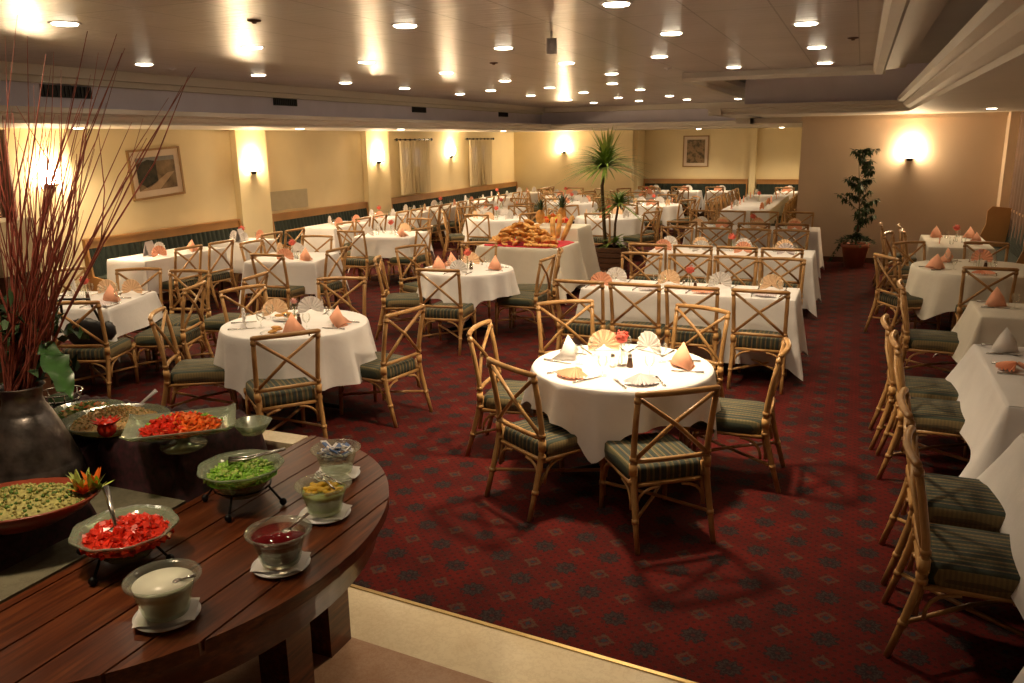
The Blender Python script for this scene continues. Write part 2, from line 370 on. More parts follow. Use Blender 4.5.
LIP = [(-.1, ZS - .001), (.02, ZS - .001), (.02, ZS + .03), (.06, ZS + .045), (.09, ZS + .075), (.09, ZS + .09), (.13, ZS + .10), (.13, ZS + .15), (-.1, ZS + .15)]
LIPL = [(o, z - ZS + ZL) for o, z in LIP]
struct('trim_2', moulding(MB(), (LX, -2.2), (LX, YE), 1, 0, LIPL), 'plaster')
struct('trim_3', moulding(MB(), (LX, YE), (-1.9, YE), 0, -1, LIPL), 'plaster')
struct('trim_4', moulding(moulding(MB(), (SX, SY - .12), (SX, YS + .2), -1, 0, LIP), (-1.9, YS + .2), (-1.9, YE), -1, 0, LIPL), 'plaster')
struct('trim_5', moulding(MB(), (SX - .1, SY), (RX, SY), 0, -1, LIP), 'plaster')
LIPR = [(o * 1.5, ZS + (z - ZS) * 1.3) for o, z in LIP]
struct('trim_6', moulding(MB(), (RX, -2.2), (RX, SY), -1, 0, LIPR), 'plaster')
struct('trim_17', MB().box(SX, -1.85, YS + .14, YS + .24, ZL, ZS + .16), 'plaster')
# vertical fascias above the lips
struct('trim_7', MB().box(LX - .4, LX - .3, -2.2, YE + .4, ZL + .1, ZT), 'grey')
struct('trim_8', MB().box(LX - .4, SX + .4, YE + .3, YE + .4, ZL + .1, ZT), 'grey')
struct('trim_9', MB().box(SX + .4, SX + .5, SY + .3, YE + .4, ZL + .1, ZT).box(SX + .4, RX + .4, SY + .2, SY + .3, ZS + .1, ZT), 'grey')
struct('trim_10', MB().box(RX + .4, RX + .5, -2.2, SY + .3, ZS + .1, ZT), 'grey')
# plain upper ceiling and the lowered glossy panel field
struct('ceiling_upper', MB().box(LX - .4, XR, -2.2, YE + .4, ZT, ZT + .1), 'plaster')
PX, PY = .14, 10.85
pp = [(LX - .25, -2.2), (PX, -2.2), (PX, PY), (-2.07, PY), (-2.07, YE + .1), (LX - .25, YE + .1)]
struct('ceiling', ext(MB(), pp, ZC, ZC + .05), 'ceilp')
COVE = [(0, ZC - .001), (0, ZC - .06), (.03, ZC - .10), (.10, ZC - .10), (.13, ZC - .05), (.34, ZC - .03), (.34, ZC + .06), (0, ZC + .06)]
struct('trim_11', moulding(MB(), (PX - .08, -2.2), (PX - .08, PY + .08), 1, 0, COVE), 'plaster')
struct('trim_12', moulding(MB(), (-2.07 - .05, PY - .08), (PX + .05, PY - .08), 0, 1, COVE), 'plaster')
struct('trim_13', moulding(MB(), (-2.15, PY), (-2.15, YE), 1, 0, COVE), 'plaster')
struct('trim_14', MB().box(LX - .32, LX - .10, -2.2, YE + .2, ZC - .10, ZC + .02).box(LX - .32, LX - .20, -2.2, YE + .2, ZC - .16, ZC - .10), 'plaster')
struct('trim_15', MB().box(LX - .3, -2.0, YE + .02, YE + .3, ZC - .12, ZC + .02), 'plaster')
# ledge-type cornice where walls meet the soffit
struct('trim_16', MB().box(-.98, XR, YS - .06, YS, ZS - .07, ZS), 'wall2')

# ---------------------------------------------------------------- ceiling fittings
def downlight():
    t = thing('downlight', 'x', 'ceiling light')
    MB().lathe([(.075, -.002), (.098, -.006), (.10, 0)], 20).build('trim_ring', 'silverceil', t)
    MB().lathe([(.078, -.004), (.074, -.012), (.04, -.016), (.001, -.017)], 20).build('lamp', 'disc', t)
    return Proto(t)
DL = downlight()
GRID = [(-6.5, 4.6), (-6.6, 6.5), (-6.55, 8.15), (-6.45, 9.8), (-6.4, 11.3), (-6.4, 13.2), (-4.85, 4.15), (-4.72, 5.83), (-4.63, 7.43), (-4.56, 9.05), (-4.5, 10.68), (-4.5, 12.44), (-4.48, 14.1), (-4.47, 16.3), (-4.45, 17.9),
        (-5.56, 12.6), (-5.57, 14.4), (-5.57, 16.5), (-5.55, 18.2), (-2.97, 5.29), (-2.93, 6.93), (-2.92, 8.6), (-2.91, 10.29), (-3.41, 12.1), (-3.43, 13.85), (-3.46, 16.3), (-3.45, 18.0),
        (-1.41, 5.07), (-1.41, 6.64), (-1.9, 8.42), (-1.42, 10.13), (-2.45, 18.4), (-.43, 5.0), (-.43, 6.56), (-.44, 8.31), (-.44, 10.11), (-2.9, 3.5), (-1.41, 3.4), (-4.8, 2.4), (-2.6, 1.6)]
SP = {(-1.41, 5.07): 5.2, (-2.9, 3.5): .2, (-1.41, 3.4): .42, (-2.6, 1.6): 1.3, (-4.8, 2.4): .2, (-.43, 5.0): .15, (-.43, 6.56): .5, (-2.97, 5.29): .7, (-4.72, 5.83): 1.5, (-4.63, 7.43): 1.4, (-1.41, 6.64): 1.4}
def spot(fix, watts, ang=112, name='lamp_beam'):
    l = bpy.data.lights.new(name, 'SPOT'); l.energy = watts; l.spot_size = math.radians(ang); l.spot_blend = .85
    l.color = (1.0, .76, .47); l.shadow_soft_size = .14
    o = bpy.data.objects.new(name, l); COL.objects.link(o); o.parent = fix; o.location = (0, 0, -.03); return o
OUT = [(-2.9, 3.5), (-1.41, 3.4), (-4.8, 2.4), (-2.6, 1.6), (-6.5, 4.6), (-.43, 5.0)]
LAMPS = []; COLS = {}; NTH = ['nearest', 'second', 'third', 'fourth', 'fifth', 'sixth', 'seventh', 'eighth', 'ninth', 'tenth']
for (x, y) in sorted(GRID, key=lambda p: p[1]):
    if (x, y) in OUT: lab = 'recessed ceiling downlight out of view above the buffet'
    else:
        ci = min(range(7), key=lambda i: abs((-6.45, -5.56, -4.6, -3.44, -2.85, -1.5, -.43)[i] - x)); n_ = COLS.get(ci, 0); COLS[ci] = n_ + 1
        lab = f"{NTH[n_]} recessed ceiling downlight of the {['leftmost', 'second', 'third', 'fourth', 'fifth', 'sixth', 'rightmost'][ci]} row from the left"
    LAMPS.append((DL.put((x, y, ZC), 0, lab, 'downlights in the panelled ceiling'), SPOT_W * SP.get((x, y), 1), 112))
SOF = [(-8.9, 7.6, 'near the twig jug'), (-7.98, 10.8, 'near the landscape picture'), (-7.7, 13.4, 'before the first sheer curtain'), (-7.9, 18.6, 'near the far corner'), (1.55, 12.8, 'right of the raised ceiling'), (-4.0, 22.6, 'before the far wall, added to brighten it'), (-1.9, 22.6, 'nearest the far pillar, added as fill light')]  # last two are added fill lamps that brighten the dark far wall
for x, y, wh in SOF:
    LAMPS.append((DL.put((x, y, ZS if x > 0 else ZL), 0, 'small recessed downlight in the low white soffit ' + wh, 'downlights in the soffit', .8), SPOT_W * (.5 if x > 0 else 1.9), 130))
for f_, w_, a_ in LAMPS: spot(f_, w_, a_)
VP = MB().box(0, .02, -.26, .26, -.055, .055).build('frame', 'vent')
vt = thing('air_vent', 'x', 'vent'); VP.parent = vt
vb = MB()
for i in range(12): vb.box(.02, .03, -.24 + i * .042, -.225 + i * .042, -.045, .045)
vb.build('slat', 'iron', vt)
for (y, zz, lab, s_) in ((6.45, 2.70, 'leftmost dark air vent in the grey ceiling fascia above the twigs', 1.3), (10.05, 2.72, 'second dark air vent along the grey fascia, above the landscape picture', 1), (14.0, 2.72, 'third small dark air vent along the grey left fascia', 1), (18.0, 2.72, 'farthest dark air vent along the grey left fascia', 1)):
    if s_ == 1.3: vt.location = (LX - .3, y, zz); vt['label'] = lab; vt['group'] = 'air vents in the left fascia'; vt.scale = (1, 1.15, 1.1)
    else: dup(vt, (LX - .3, y, zz), 0, None, lab, 'air vents in the left fascia', (1, 1, .9))
def ceil_bit(name, x, y, lab, cat, prof, mat, z=ZC):
    return tag(MB().lathe(prof, 16).build(name, mat, None, (x, y, z)), lab, cat)
t = thing('ceiling_camera', 'white cylindrical camera hanging from the ceiling among the downlights', 'camera', (-2.19, 6.1, ZC))
MB().tube([(0, 0, 0), (0, 0, -.05)], .008).build('stem', 'silverceil', t); MB().lathe([(0.001, -.05), (.038, -.05), (.04, -.16), (.001, -.165)], 16).build('body', 'silverceil', t)
SPR = [(0.001, -.022), (.012, -.022), (.018, -.012), (.042, -.008), (.045, 0)]
ceil_bit('smoke_detector', -3.58, 8.2, 'small brown smoke detector on the ceiling left of the hanging camera', 'detector', SPR, 'dwood')
ceil_bit('sprinkler', -2.12, 9.85, 'white sprinkler head on the ceiling right of the hanging camera', 'sprinkler', SPR, 'silverceil')
ceil_bit('smoke_detector', -3.71, 4.62, 'dark round detector on the ceiling above the landscape picture', 'detector', SPR, 'dwood')
ceil_bit('sprinkler', -6.71, 6.98, 'white sprinkler head on the ceiling above the twig jug', 'sprinkler', SPR, 'silverceil')
ceil_bit('smoke_detector', -.13, 7.71, 'dark detector on the right end of the panelled ceiling', 'detector', SPR, 'dwood')

# ---------------------------------------------------------------- wall sconces
def sconce():
    t = thing('wall_sconce', 'x', 'wall light')
    prof = [(.055, -.08), (.085, -.04), (.10, .02), (.105, .10)]
    mb = MB(); n = 14; vs = [((math.sin(PI * j / n) * r * 1.0) + .012, -math.cos(PI * j / n) * r * 1.25, z) for r, z in prof for j in range(n + 1)]
    mb.add(vs, [(i * (n + 1) + j, i * (n + 1) + j + 1, (i + 1) * (n + 1) + j + 1, (i + 1) * (n + 1) + j) for i in range(3) for j in range(n)])
    mb.build('lamp_shade', 'shade', t)
    MB().box(0, .02, -.04, .04, -.14, .0).tube([(.01, 0, -.12), (.06, 0, -.12), (.06, 0, -.085)], .012).box(.0, .10, -.07, .07, -.10, -.083).build('bracket', 'iron', t)
    return Proto(t)
SC = sconce()
LS = [(XL + .12, 7.39, 1.78, 0, 'glowing wall sconce behind the red twigs, farthest left', 1.0), (XL + .12, 11.21, 1.80, 0, 'glowing wall sconce on the pillar right of the landscape picture', 1.0),
      (XL + .12, 15.15, 1.85, 0, 'glowing wall sconce on the pillar before the first sheer curtain', 1.0), (XL, 18.75, 1.88, 0, 'glowing wall sconce between the two sheer curtains', 1.0),
      (-7.85, 22.9, 1.90, -PI / 2, 'glowing wall sconce on the far wall left of the palm', 1.0), (.76, YS, 1.86, -PI / 2, 'glowing wall sconce on the beige wall above the right hand tables', 1.0)]
for x, y, z, r_, lab, s_ in LS: SC.put((x, y, z), r_, lab, 'wall sconces', s_)
for x, y, lab in ((-3.0, -2.2, 'a'), ):
    pass

# ---------------------------------------------------------------- wall pictures, curtains, grille
def picture(name, lab, loc, rotz, w_, h_, art, tilt=0):
    t = thing(name, lab, 'picture', loc, rotz); t.rotation_euler = (0, tilt, rotz) if rotz else (tilt, 0, 0)
    f = MB(); b = .03
    f.box(0, .03, -w_ / 2, w_ / 2, -h_ / 2, -h_ / 2 + b).box(0, .03, -w_ / 2, w_ / 2, h_ / 2 - b, h_ / 2).box(0, .03, -w_ / 2, -w_ / 2 + b, -h_ / 2 + b, h_ / 2 - b).box(0, .03, w_ / 2 - b, w_ / 2, -h_ / 2 + b, h_ / 2 - b)
    f.build('frame', 'frame', t); MB().box(.002, .012, -w_ / 2 + b, w_ / 2 - b, -h_ / 2 + b, h_ / 2 - b).build('mount', 'mat', t)
    return t
t = picture('framed_picture', 'framed landscape print hanging slightly crooked on the left wall', (XL, 9.25, 1.76), 0, .98, .70, None)
t.rotation_euler = (math.radians(3), 0, 0)
a = MB(); a.box(.012, .018, -.36, .36, -.23, .23); a.cur = 1; a.add([(.019, -.36, -.23), (.019, .02, -.23), (.019, .34, .0), (.019, .2, -.01), (.019, -.05, -.13)], [(0, 1, 2, 3, 4)], False)
a.cur = 2; a.add([(.019, -.36, -.1), (.019, -.36, .14), (.019, -.15, .2), (.019, 0, .17), (.019, .0, -.12), (.019, -.2, -.2)], [(5, 4, 3, 2, 1, 0)][0:0] or [(0, 5, 4, 3, 2, 1)], False)
a.cur = 3; a.add([(.0188, -.36, .17), (.0188, .36, .17), (.0188, .36, .23), (.0188, -.36, .23)], [(0, 1, 2, 3)], False)
a.build('print', [picture_mat('print_hills', 6, ((.08, .05, .03), (.20, .14, .08), (.30, .20, .12))), picture_mat('print_road', 9, ((.40, .27, .17), (.5, .36, .22))), picture_mat('print_trees', 14, ((.01, .012, .012), (.06, .05, .03))), picture_mat('print_sky', 5, ((.16, .17, .18), (.30, .28, .25)))], t)
t = picture('framed_picture', 'small upright framed print on the far wall above the rear tables', (-4.28, YF, 1.77), -PI / 2, .72, .86, None)
MB().box(.012, .018, -.25, .25, -.32, .32).build('print', picture_mat('print_village', 9, ((.04, .025, .012), (.14, .10, .045), (.32, .20, .10), (.10, .06, .03))), t)
g = MB().box(0, .02, -.58, .58, -.165, .165)
for i in range(9): g.box(.02, .026, -.57, .57, -.155 + i * .036, -.145 + i * .036)
tag(g.build('wall_grille', 'panel', None, (XL, 12.2, 1.17)), 'pale rectangular slatted grille on the left wall above the bench', 'grille')
for k, (y0, y1, wins, nm) in enumerate(((16.0, 17.6, ((16.35, 16.6), (16.85, 17.2)), 'nearer'), (19.55, 21.2, ((19.95, 20.25), (20.6, 20.8)), 'farther'))):
    cb = MB(); n = 60; vs = []
    for iz in range(2):
        for j in range(n + 1):
            y = y0 + .1 + (y1 - y0 - .2) * j / n; vs.append((XL + .09 + .03 * math.sin(j * 1.15) * (1.4 - iz * .7), y + (.05 * math.sin(j) if iz == 0 else 0), 1.0 if iz == 0 else 2.17))
    cb.add(vs, [(j, j + 1, n + 2 + j, n + 1 + j) for j in range(n)])
    tag(cb.build('sheer_curtain', 'sheer'), nm + ' sheer cream curtain hanging on the left wall from a short rod', 'curtain')
    rt = thing('curtain_rod', nm + ' dark curtain rod holding a sheer curtain on the left wall', 'curtain rod', (XL, y0, 2.19))
    MB().tube([(.09, 0, 0), (.09, y1 - y0, 0)], .012).build('rod', 'iron', rt)
    fb = MB()
    for q in (0, y1 - y0): fb.ball((.09, q, 0), .032)
    for j in range(7): fb.tube([(.09, .14 + j * (y1 - y0 - .28) / 6, .0), (.09, .155 + j * (y1 - y0 - .28) / 6, .0)], .024)
    fb.tube([(0, .05, 0), (.09, .05, 0)], .008); fb.tube([(0, y1 - y0 - .05, 0), (.09, y1 - y0 - .05, 0)], .008)
    fb.build('finials_and_rings'.replace('finials_and_rings', 'finial'), 'iron', rt)
    for q, (a0, a1) in enumerate(wins):
        struct('window_%d' % (2 * k + q + 1), MB().box(XL, XL + .02, a0 - .03, a1 + .03, 1.57, 2.03), 'card')
        MB().box(XL + .02, XL + .025, a0, a1, 1.6, 2.0).build('pane', 'skyw', bpy.data.objects['window_%d' % (2 * k + q + 1)])
def folds(x0, y0, x1, y1, z0, z1, amp, n=70, k=9):
    mb = MB(); vs = []; dx, dy = x1 - x0, y1 - y0; L = math.hypot(dx, dy); nx, ny = -dy / L, dx / L
    for iz in range(5):
        z = z0 + (z1 - z0) * iz / 4
        for j in range(n + 1):
            t_ = j / n; a_ = amp * math.sin(t_ * k * 2 * PI + .3 * math.sin(t_ * 9)) * (1 - .15 * iz); vs.append((x0 + dx * t_ + nx * a_, y0 + dy * t_ + ny * a_, z))
    return mb.add(vs, [(i * (n + 1) + j, i * (n + 1) + j + 1, (i + 1) * (n + 1) + j + 1, (i + 1) * (n + 1) + j) for i in range(4) for j in range(n)])
tag(folds(XR - .12, 12.2, XR - .12, 14.75, .1, ZS - .02, .035, k=10).build('long_curtain', 'curtain'), 'long brown curtain against the right wall beside the upholstered bench', 'curtain')
tag(folds(XL + .25, 5.6, XL + .22, 6.85, .1, ZL - .02, .05, k=6).build('long_curtain', 'curtain'), 'dark brown curtain at the left edge behind the red twigs', 'curtain')

# ---------------------------------------------------------------- upholstered wall benches
def bench(lab, loc, rotz, L, ends=True, ht=.95, scroll=False):
    """bench along local +Y, back against local x=0, seat towards +X"""
    t = thing('wall_bench', lab, 'bench', loc, rotz, 'upholstered wall benches')
    MB().box(.02, .07, 0, L, ht - .12, ht).box(.015, .09, 0, L, ht - .02, ht + .012).build('back_rail', 'wood', t)
    bk = MB(); n = max(4, int(L / .05)); vs = []
    for z in (.46, ht - .12):
        for j in range(n * 4 + 1): y = L * j / (n * 4); vs.append((.06 + .022 * abs(math.sin(y / .05 * PI / 2)) + (.05 if z < .5 else 0), y, z))
    N_ = n * 4 + 1
    bk.add(vs, [(j, j + 1, N_ + j + 1, N_ + j) for j in range(N_ - 1)]); bk.box(.02, .06, 0, L, .1, ht - .12)
    bk.build('backrest', 'green', t)
    MB().box(.08, .44, 0, L, .34, .46).build('seat_cushion', 'green', t); MB().box(.06, .41, 0, L, .0, .34).build('base', 'dwood', t)
    if ends:
        for y in (-.03, L):
            e = MB(); pts = [(.015, 0), (.46, 0), (.46, .62), (.40, .80), (.40, ht - .02), (.34, ht + .05), (.015, ht + .02)] if scroll else [(.015, 0), (.42, 0), (.42, .42), (.15, .47), (.10, ht - .05), (.09, ht + .01), (.015, ht + .01)]
            e.add([(x, y, z) for x, z in pts] + [(x, y + .03, z) for x, z in pts], [tuple(range(7)), tuple(range(13, 6, -1))] + [(i, 7 + i, 7 + (i + 1) % 7, (i + 1) % 7) for i in range(7)], False)
            e.build('end_panel', 'wood', t)
    return t
bench('green upholstered bench with wooden rail under the landscape picture', (XL, 7.85, 0), 0, 2.95)
bench('green upholstered bench with wooden rail under the wall grille', (XL, 11.65, 0), 0, 3.02)
bench('long green upholstered bench with wooden rail under the sheer curtains', (XL, 15.66, 0), 0, 7.2)
bench('green bench along the far wall left of its narrow pillar', (-5.7, YF, 0), -PI / 2, 2.85, True, 1.0)
bench('green bench along the far wall right of its narrow pillar', (-2.58, YF, 0), -PI / 2, 1.55, False, 1.0)
bench('dark green bench with high wooden end panel along the right wall', (2.26, 14.45, 0), PI, 3.2, True, 1.02, True)

# ---------------------------------------------------------------- chair
def ring(mb, p, d, r=.021, h=.012):
    p, d = Vector(p), Vector(d).normalized(); mb.tube([p - d * h, p + d * h], r, 8)
CHW = .215
def chair_parts():
    P = {}
    rr = .0165
    for s in (-1, 1):
        mb = MB()
        path = [(s * .222, -.105, 0), (s * .219, -.06, .16), (s * CHW, -.02, .32), (s * CHW, 0, .44), (s * CHW, -.008, .56), (s * .219, -.035, .72), (s * .222, -.066, .868)]
        mb.tube(path, [.015, .017, .018, .018, .0175, .017, .0165], 8)
        mb.tube([(s * (CHW - .022), -.02, .20), (s * (CHW - .02), .006, .34), (s * (CHW - .02), .012, .44)], .011, 6)
        ring(mb, (s * .219, -.058, .165), (0, .2, 1)); ring(mb, (s * CHW, -.004, .37), (0, 0, 1), .023); ring(mb, (s * CHW, -.003, .50), (0, 0, 1), .022); ring(mb, (s * .221, -.06, .84), (0, -.2, 1), .021)
        P.setdefault('leg', []).append(mb)
        mb = MB(); mb.tube([(s * .205, 0.485, 0), (s * .203, 0.480, .2), (s * .20, 0.475, .375)], [.014, .0165, .0175], 8); ring(mb, (s * .203, 0.480, .165), (0, 0, 1)); ring(mb, (s * .20, 0.475, .37), (0, 0, 1), .022)
        P['leg'].append(mb)
    mb = MB(); mb.tube([(-.236, -.060, .872)] + arc((-.222, -.068, .875), (0, -.125, .885), (.222, -.068, .875), 8) + [(.236, -.060, .872)], [.013] + [.0175] * 9 + [.013], 8); P['top_rail'] = [mb]
    mb = MB(); mb.tube(arc((-CHW, -.005, .485), (0, -.035, .49), (CHW, -.005, .485), 6), .0145, 8); P['lower_rail'] = [mb]
    P['back_brace'] = []
    for s in (-1, 1):
        mb = MB(); mb.tube([(-s * .205, -.058, .845), (0, -.045 - s * .012, .69), (s * .205, -.010, .50)], .0125, 8); P['back_brace'].append(mb)
    mb = MB()
    for a_, b_ in (((-CHW, 0, .346), (CHW, 0, .346)), ((-.20, 0.475, .346), (.20, 0.475, .346)), ((-CHW, 0, .346), (-.20, 0.475, .346)), ((CHW, 0, .346), (.20, 0.475, .346))): mb.tube([a_, b_], .014, 8)
    P['seat_frame'] = [mb]
    P['corner_bracket'] = []
    for (c, s, u) in (((-CHW, -.01), 1, 'x'), ((CHW, -.01), -1, 'x'), ((-.20, 0.475), 1, 'x'), ((.20, 0.475), -1, 'x'), ((-.213, 0), 1, 'y'), ((.213, 0), 1, 'y'), ((-.202, 0.475), -1, 'y'), ((.202, 0.475), -1, 'y')):
        e = Vector((s, 0, 0)) if u == 'x' else Vector((0, s, 0)); b_ = Vector((c[0], c[1], 0)) + e * .016
        mb = MB(); mb.tube(arc(b_ + Vector((0, 0, .20)), b_ + Vector((0, 0, .325)), b_ + e * .13 + Vector((0, 0, .330)), 5), .009, 6); P['corner_bracket'].append(mb)
    P['stretcher'] = []
    for s in (-1, 1):
        mb = MB(); mb.tube([(s * .219, -.055, .168), (0, .21, .172 + s * .009), (-s * .203, 0.480, .168)], .0105, 8); P['stretcher'].append(mb)
    mb = MB(); vs = []; n = 8
    prof = [(0, .352), (1, .352), (1.02, .388), (1.0, .432), (.93, .447), (0, .456)]
    N_ = 28
    for f_, z in prof:
        for j in range(N_):
            t_ = 2 * PI * j / N_; c_, s_ = math.cos(t_), math.sin(t_); e = .28
            x = .218 * (abs(c_) ** e) * (1 if c_ > 0 else -1) * f_; y = .242 * (abs(s_) ** e) * (1 if s_ > 0 else -1) * f_
            vs.append((x * (1 - .03 * (y + .2)), .245 + y, z))
    mb.add(vs, [(i * N_ + j, i * N_ + (j + 1) % N_, (i + 1) * N_ + (j + 1) % N_, (i + 1) * N_ + j) for i in range(len(prof) - 1) for j in range(N_)])
    P['seat_cushion'] = [mb]
    return P
def make_chair():
    t = thing('cane_chair', 'x', 'chair')
    for nm, lst in chair_parts().items():
        for q, mb in enumerate(lst):
            o = mb.build(nm, 'stripe' if nm == 'seat_cushion' else 'cane', t)
            if nm == 'leg':
                s = -1 if q < 2 else 1; bd = MB()
                if q % 2 == 0: ring(bd, (s * CHW, -.003, .44), (0, 0, 1), .0235, .03)
                else: ring(bd, (s * .20, 0.475, .358), (0, 0, 1), .0235, .02)
                bd.build('binding', 'binding', o)
    return Proto(t)
def make_far_chair():
    a = MB()
    for nm, lst in chair_parts().items():
        if nm == 'corner_bracket': continue
        for mb in lst:
            a.cur = 1 if nm == 'seat_cushion' else 0; a.add(mb.v, mb.f)
    o = a.build('cane_chair', ['cane', 'stripe']); tag(o, 'x', 'chair'); return Proto(o)
CHAIR = make_chair(); FCHAIR = make_far_chair()
def put_chair(x, y, face, label, group='cane chairs with cross backs', far=False):
    """x,y = middle of the crest rail; face = direction the seat points"""
    f = math.radians(face); x2 = x + math.cos(f) * .075; y2 = y + math.sin(f) * .075
    return (FCHAIR if far else CHAIR).put((x2, y2, 0), f - PI / 2, label, group)

# ---------------------------------------------------------------- table cloths and tables
def cloth(shape, a, b, z, hem, tip, flare=.10, fold=.042, nf=14, seed=0, tipdir=PI / 4, ntip=4):
    """a,b half sizes (or radius a). returns mesh builder, centred on the table."""
    rr = random.Random(seed); mb = MB(); E = []
    if shape == 'round':
        N_ = 128
        for j in range(N_):
            t_ = 2 * PI * j / N_; tp = abs(math.cos(ntip / 2 * (t_ - tipdir))) ** 9
            E.append((a * math.cos(t_), a * math.sin(t_), math.cos(t_), math.sin(t_), tp, t_))
    else:
        per = []
        nx_ = max(6, int(2 * a / .07)); ny_ = max(6, int(2 * b / .07)); cr = .02
        for (sx, sy, ang0) in ((1, -1, -90), (1, 1, 0), (-1, 1, 90), (-1, -1, 180)):
            for k in range(9):
                an = math.radians(ang0 + 90 * k / 8); tp = 1 - abs(k - 4) / 4.2
                per.append((sx * (a - cr) + cr * math.cos(an), sy * (b - cr) + cr * math.sin(an), math.cos(an), math.sin(an), tp ** 1.5))
            nn = ny_ if ang0 in (-90, 90) else nx_
            ex, ey = per[-1][0], per[-1][1]
            nxt = {(1, -1): (a, b - cr), (1, 1): (-(a - cr), b), (-1, 1): (-a, -(b - cr)), (-1, -1): (a - cr, -b)}[(sx, sy)]
            for k in range(1, nn): q = k / nn; per.append((ex + (nxt[0] - ex) * q, ey + (nxt[1] - ey) * q, per[-1][2], per[-1][3], 0))
        L = 0
        for i, p in enumerate(per):
            L += math.hypot(p[0] - per[i - 1][0], p[1] - per[i - 1][1]); E.append((*p[:5], L * 2 * PI / .9 / nf * 2))
        N_ = len(E)
    ph = rr.uniform(0, 6); ph2 = rr.uniform(0, 6)
    rows = [(-.03, 0, 0), (-.004, 0, 0), (0, .006, 0)] + [(0, None, t_) for t_ in (.06, .14, .25, .4, .55, .7, .85, 1.0)]
    vs = []
    for (ins, dz, t_) in rows:
        for (x, y, nx, ny, tp, u) in E:
            if t_ == 0: vs.append((x + nx * ins, y + ny * ins, z - (dz or 0)))
            else:
                w_ = (1.2 - 2 * abs(math.sin(u * nf / 2 + ph)) ** .8) * .65 + math.sin(u * nf * .6 + ph2) * .5 if shape == 'round' else math.sin(u * nf / 2 + ph) * .7 + math.sin(u * nf * .31 + ph2) * .3
                d = hem + tip * tp; o = (.006 + (flare * .45 + flare * .9 * tp) * t_ ** 1.1 + fold * w_ * t_ * (1.1 if shape == 'round' else .8))
                vs.append((x + nx * o, y + ny * o, max(.012, z - .006 - d * t_)))
    fs = [tuple(range(N_))] + [(i * N_ + j, (i + 1) * N_ + j, (i + 1) * N_ + (j + 1) % N_, i * N_ + (j + 1) % N_) for i in range(len(rows) - 1) for j in range(N_)]
    mb.add(vs, fs); mb.sm[0] = False
    return mb
ZTB = .735
def table(phrase, shape, cx, cy, a, b, rot=0, hem=.36, tip=.22, flare=.10, z=ZTB, seed=1, mat='cloth', legs=True, **kw):
    """phrase: 'the round table ...'"""
    nm = phrase[4:] if phrase.startswith('the ') else phrase
    t = thing('dining_table', 'wooden ' + nm, 'table', (cx, cy, 0), rot, 'dining tables')
    if shape == 'round':
        MB().lathe([(.001, z - .035), (a - .015, z - .035), (a - .015, z - .012), (.001, z - .012)], 40).build('tabletop', 'dwood', t)
        MB().tube([(0, 0, .03), (0, 0, z - .035)], .045, 12).build('pedestal', 'iron', t)
        for k in range(4):
            q = k * PI / 2 + .4; MB().tube([(0, 0, .07), (math.cos(q) * a * .55, math.sin(q) * a * .55, .02)], .02, 8).build('foot', 'iron', t)
    else:
        MB().box(-a + .012, a - .012, -b + .012, b - .012, z - .035, z - .012).build('tabletop', 'dwood', t)
        for sx in (-1, 1):
            for sy in (-1, 1): MB().box(sx * (a - .06) - .02, sx * (a - .06) + .02, sy * (b - .06) - .02, sy * (b - .06) + .02, 0, z - .035).build('leg', 'dwood', t)
    c = cloth(shape, a, b, z, hem, tip, flare, seed=seed, **kw).build('tablecloth', mat, None, (cx, cy, 0), rot)
    tag(c, 'white tablecloth draped over ' + phrase, 'tablecloth', 'white tablecloths')
    return t

# ---------------------------------------------------------------- tableware
def fan_napkin(mat, spread=235, r=.108, tilt=0, nm='fan_napkin'):
    mb = MB(); n = 22; vs = []
    for k, (rad, am) in enumerate(((.008, .001), (r * .55, .003), (r, .006))):
        for j in range(n + 1):
            an = math.radians(90 - spread / 2 + spread * j / n); q = rad * (1 + .03 * (j % 2))
            vs.append((q * math.cos(an), am * (1 if j % 2 else -1), .004 + max(0, q * math.sin(an) + r * .30)))
    mb.add(vs, [(i * (n + 1) + j, i * (n + 1) + j + 1, (i + 1) * (n + 1) + j + 1, (i + 1) * (n + 1) + j) for i in range(2) for j in range(n)], False)
    o = mb.build(nm, mat); md = o.modifiers.new('thick', 'SOLIDIFY'); md.thickness = .006
    return Proto(tag(o, 'x', 'napkin'))
def point_napkin(mat):
    mb = MB(); vs = [(p * 1.25, q * 1.25, z_ * 1.3) for p, q, z_ in [(-.085, -.05, .003), (.085, -.04, .003), (.02, .07, .003), (0, .0, .125), (-.03, .05, .05), (.045, .02, .06), (0, -.055, .02), (-.045, -.03, .07)]]
    mb.add(vs, [(0, 6, 7), (6, 1, 5), (6, 5, 3), (6, 3, 7), (7, 3, 4), (0, 7, 4), (0, 4, 2), (4, 3, 5), (4, 5, 2), (5, 1, 2)], True)
    mb.add([(-.10, -.06, .004), (.02, -.075, .006), (.06, -.02, .012), (-.03, .0, .014)], [(0, 1, 2, 3)], True)
    o = mb.build('pointed_napkin', mat); md = o.modifiers.new('thick', 'SOLIDIFY'); md.thickness = .003
    return Proto(tag(o, 'x', 'napkin'))
def flop_napkin(mat):
    mb = MB(); n = 24; vs = []
    for rad, hz in ((.01, .05), (.06, .035), (.115, .012)):
        for j in range(n + 1):
            an = math.radians(-75 + 150 * j / n); vs.append((rad * math.sin(an) * 1.0, -rad * math.cos(an), max(.003, hz + (.012 if j % 2 else -.002) * rad / .1)))
    mb.add(vs, [(i * (n + 1) + j, (i + 1) * (n + 1) + j, (i + 1) * (n + 1) + j + 1, i * (n + 1) + j + 1) for i in range(2) for j in range(n)], False)
    mb.tube([(0, .0, .045), (0, .05, .02), (0, .07, .012)], [.012, .018, .006], 8)
    o = mb.build('fanned_napkin', mat); return Proto(tag(o, 'x', 'napkin'))
NAP = {}
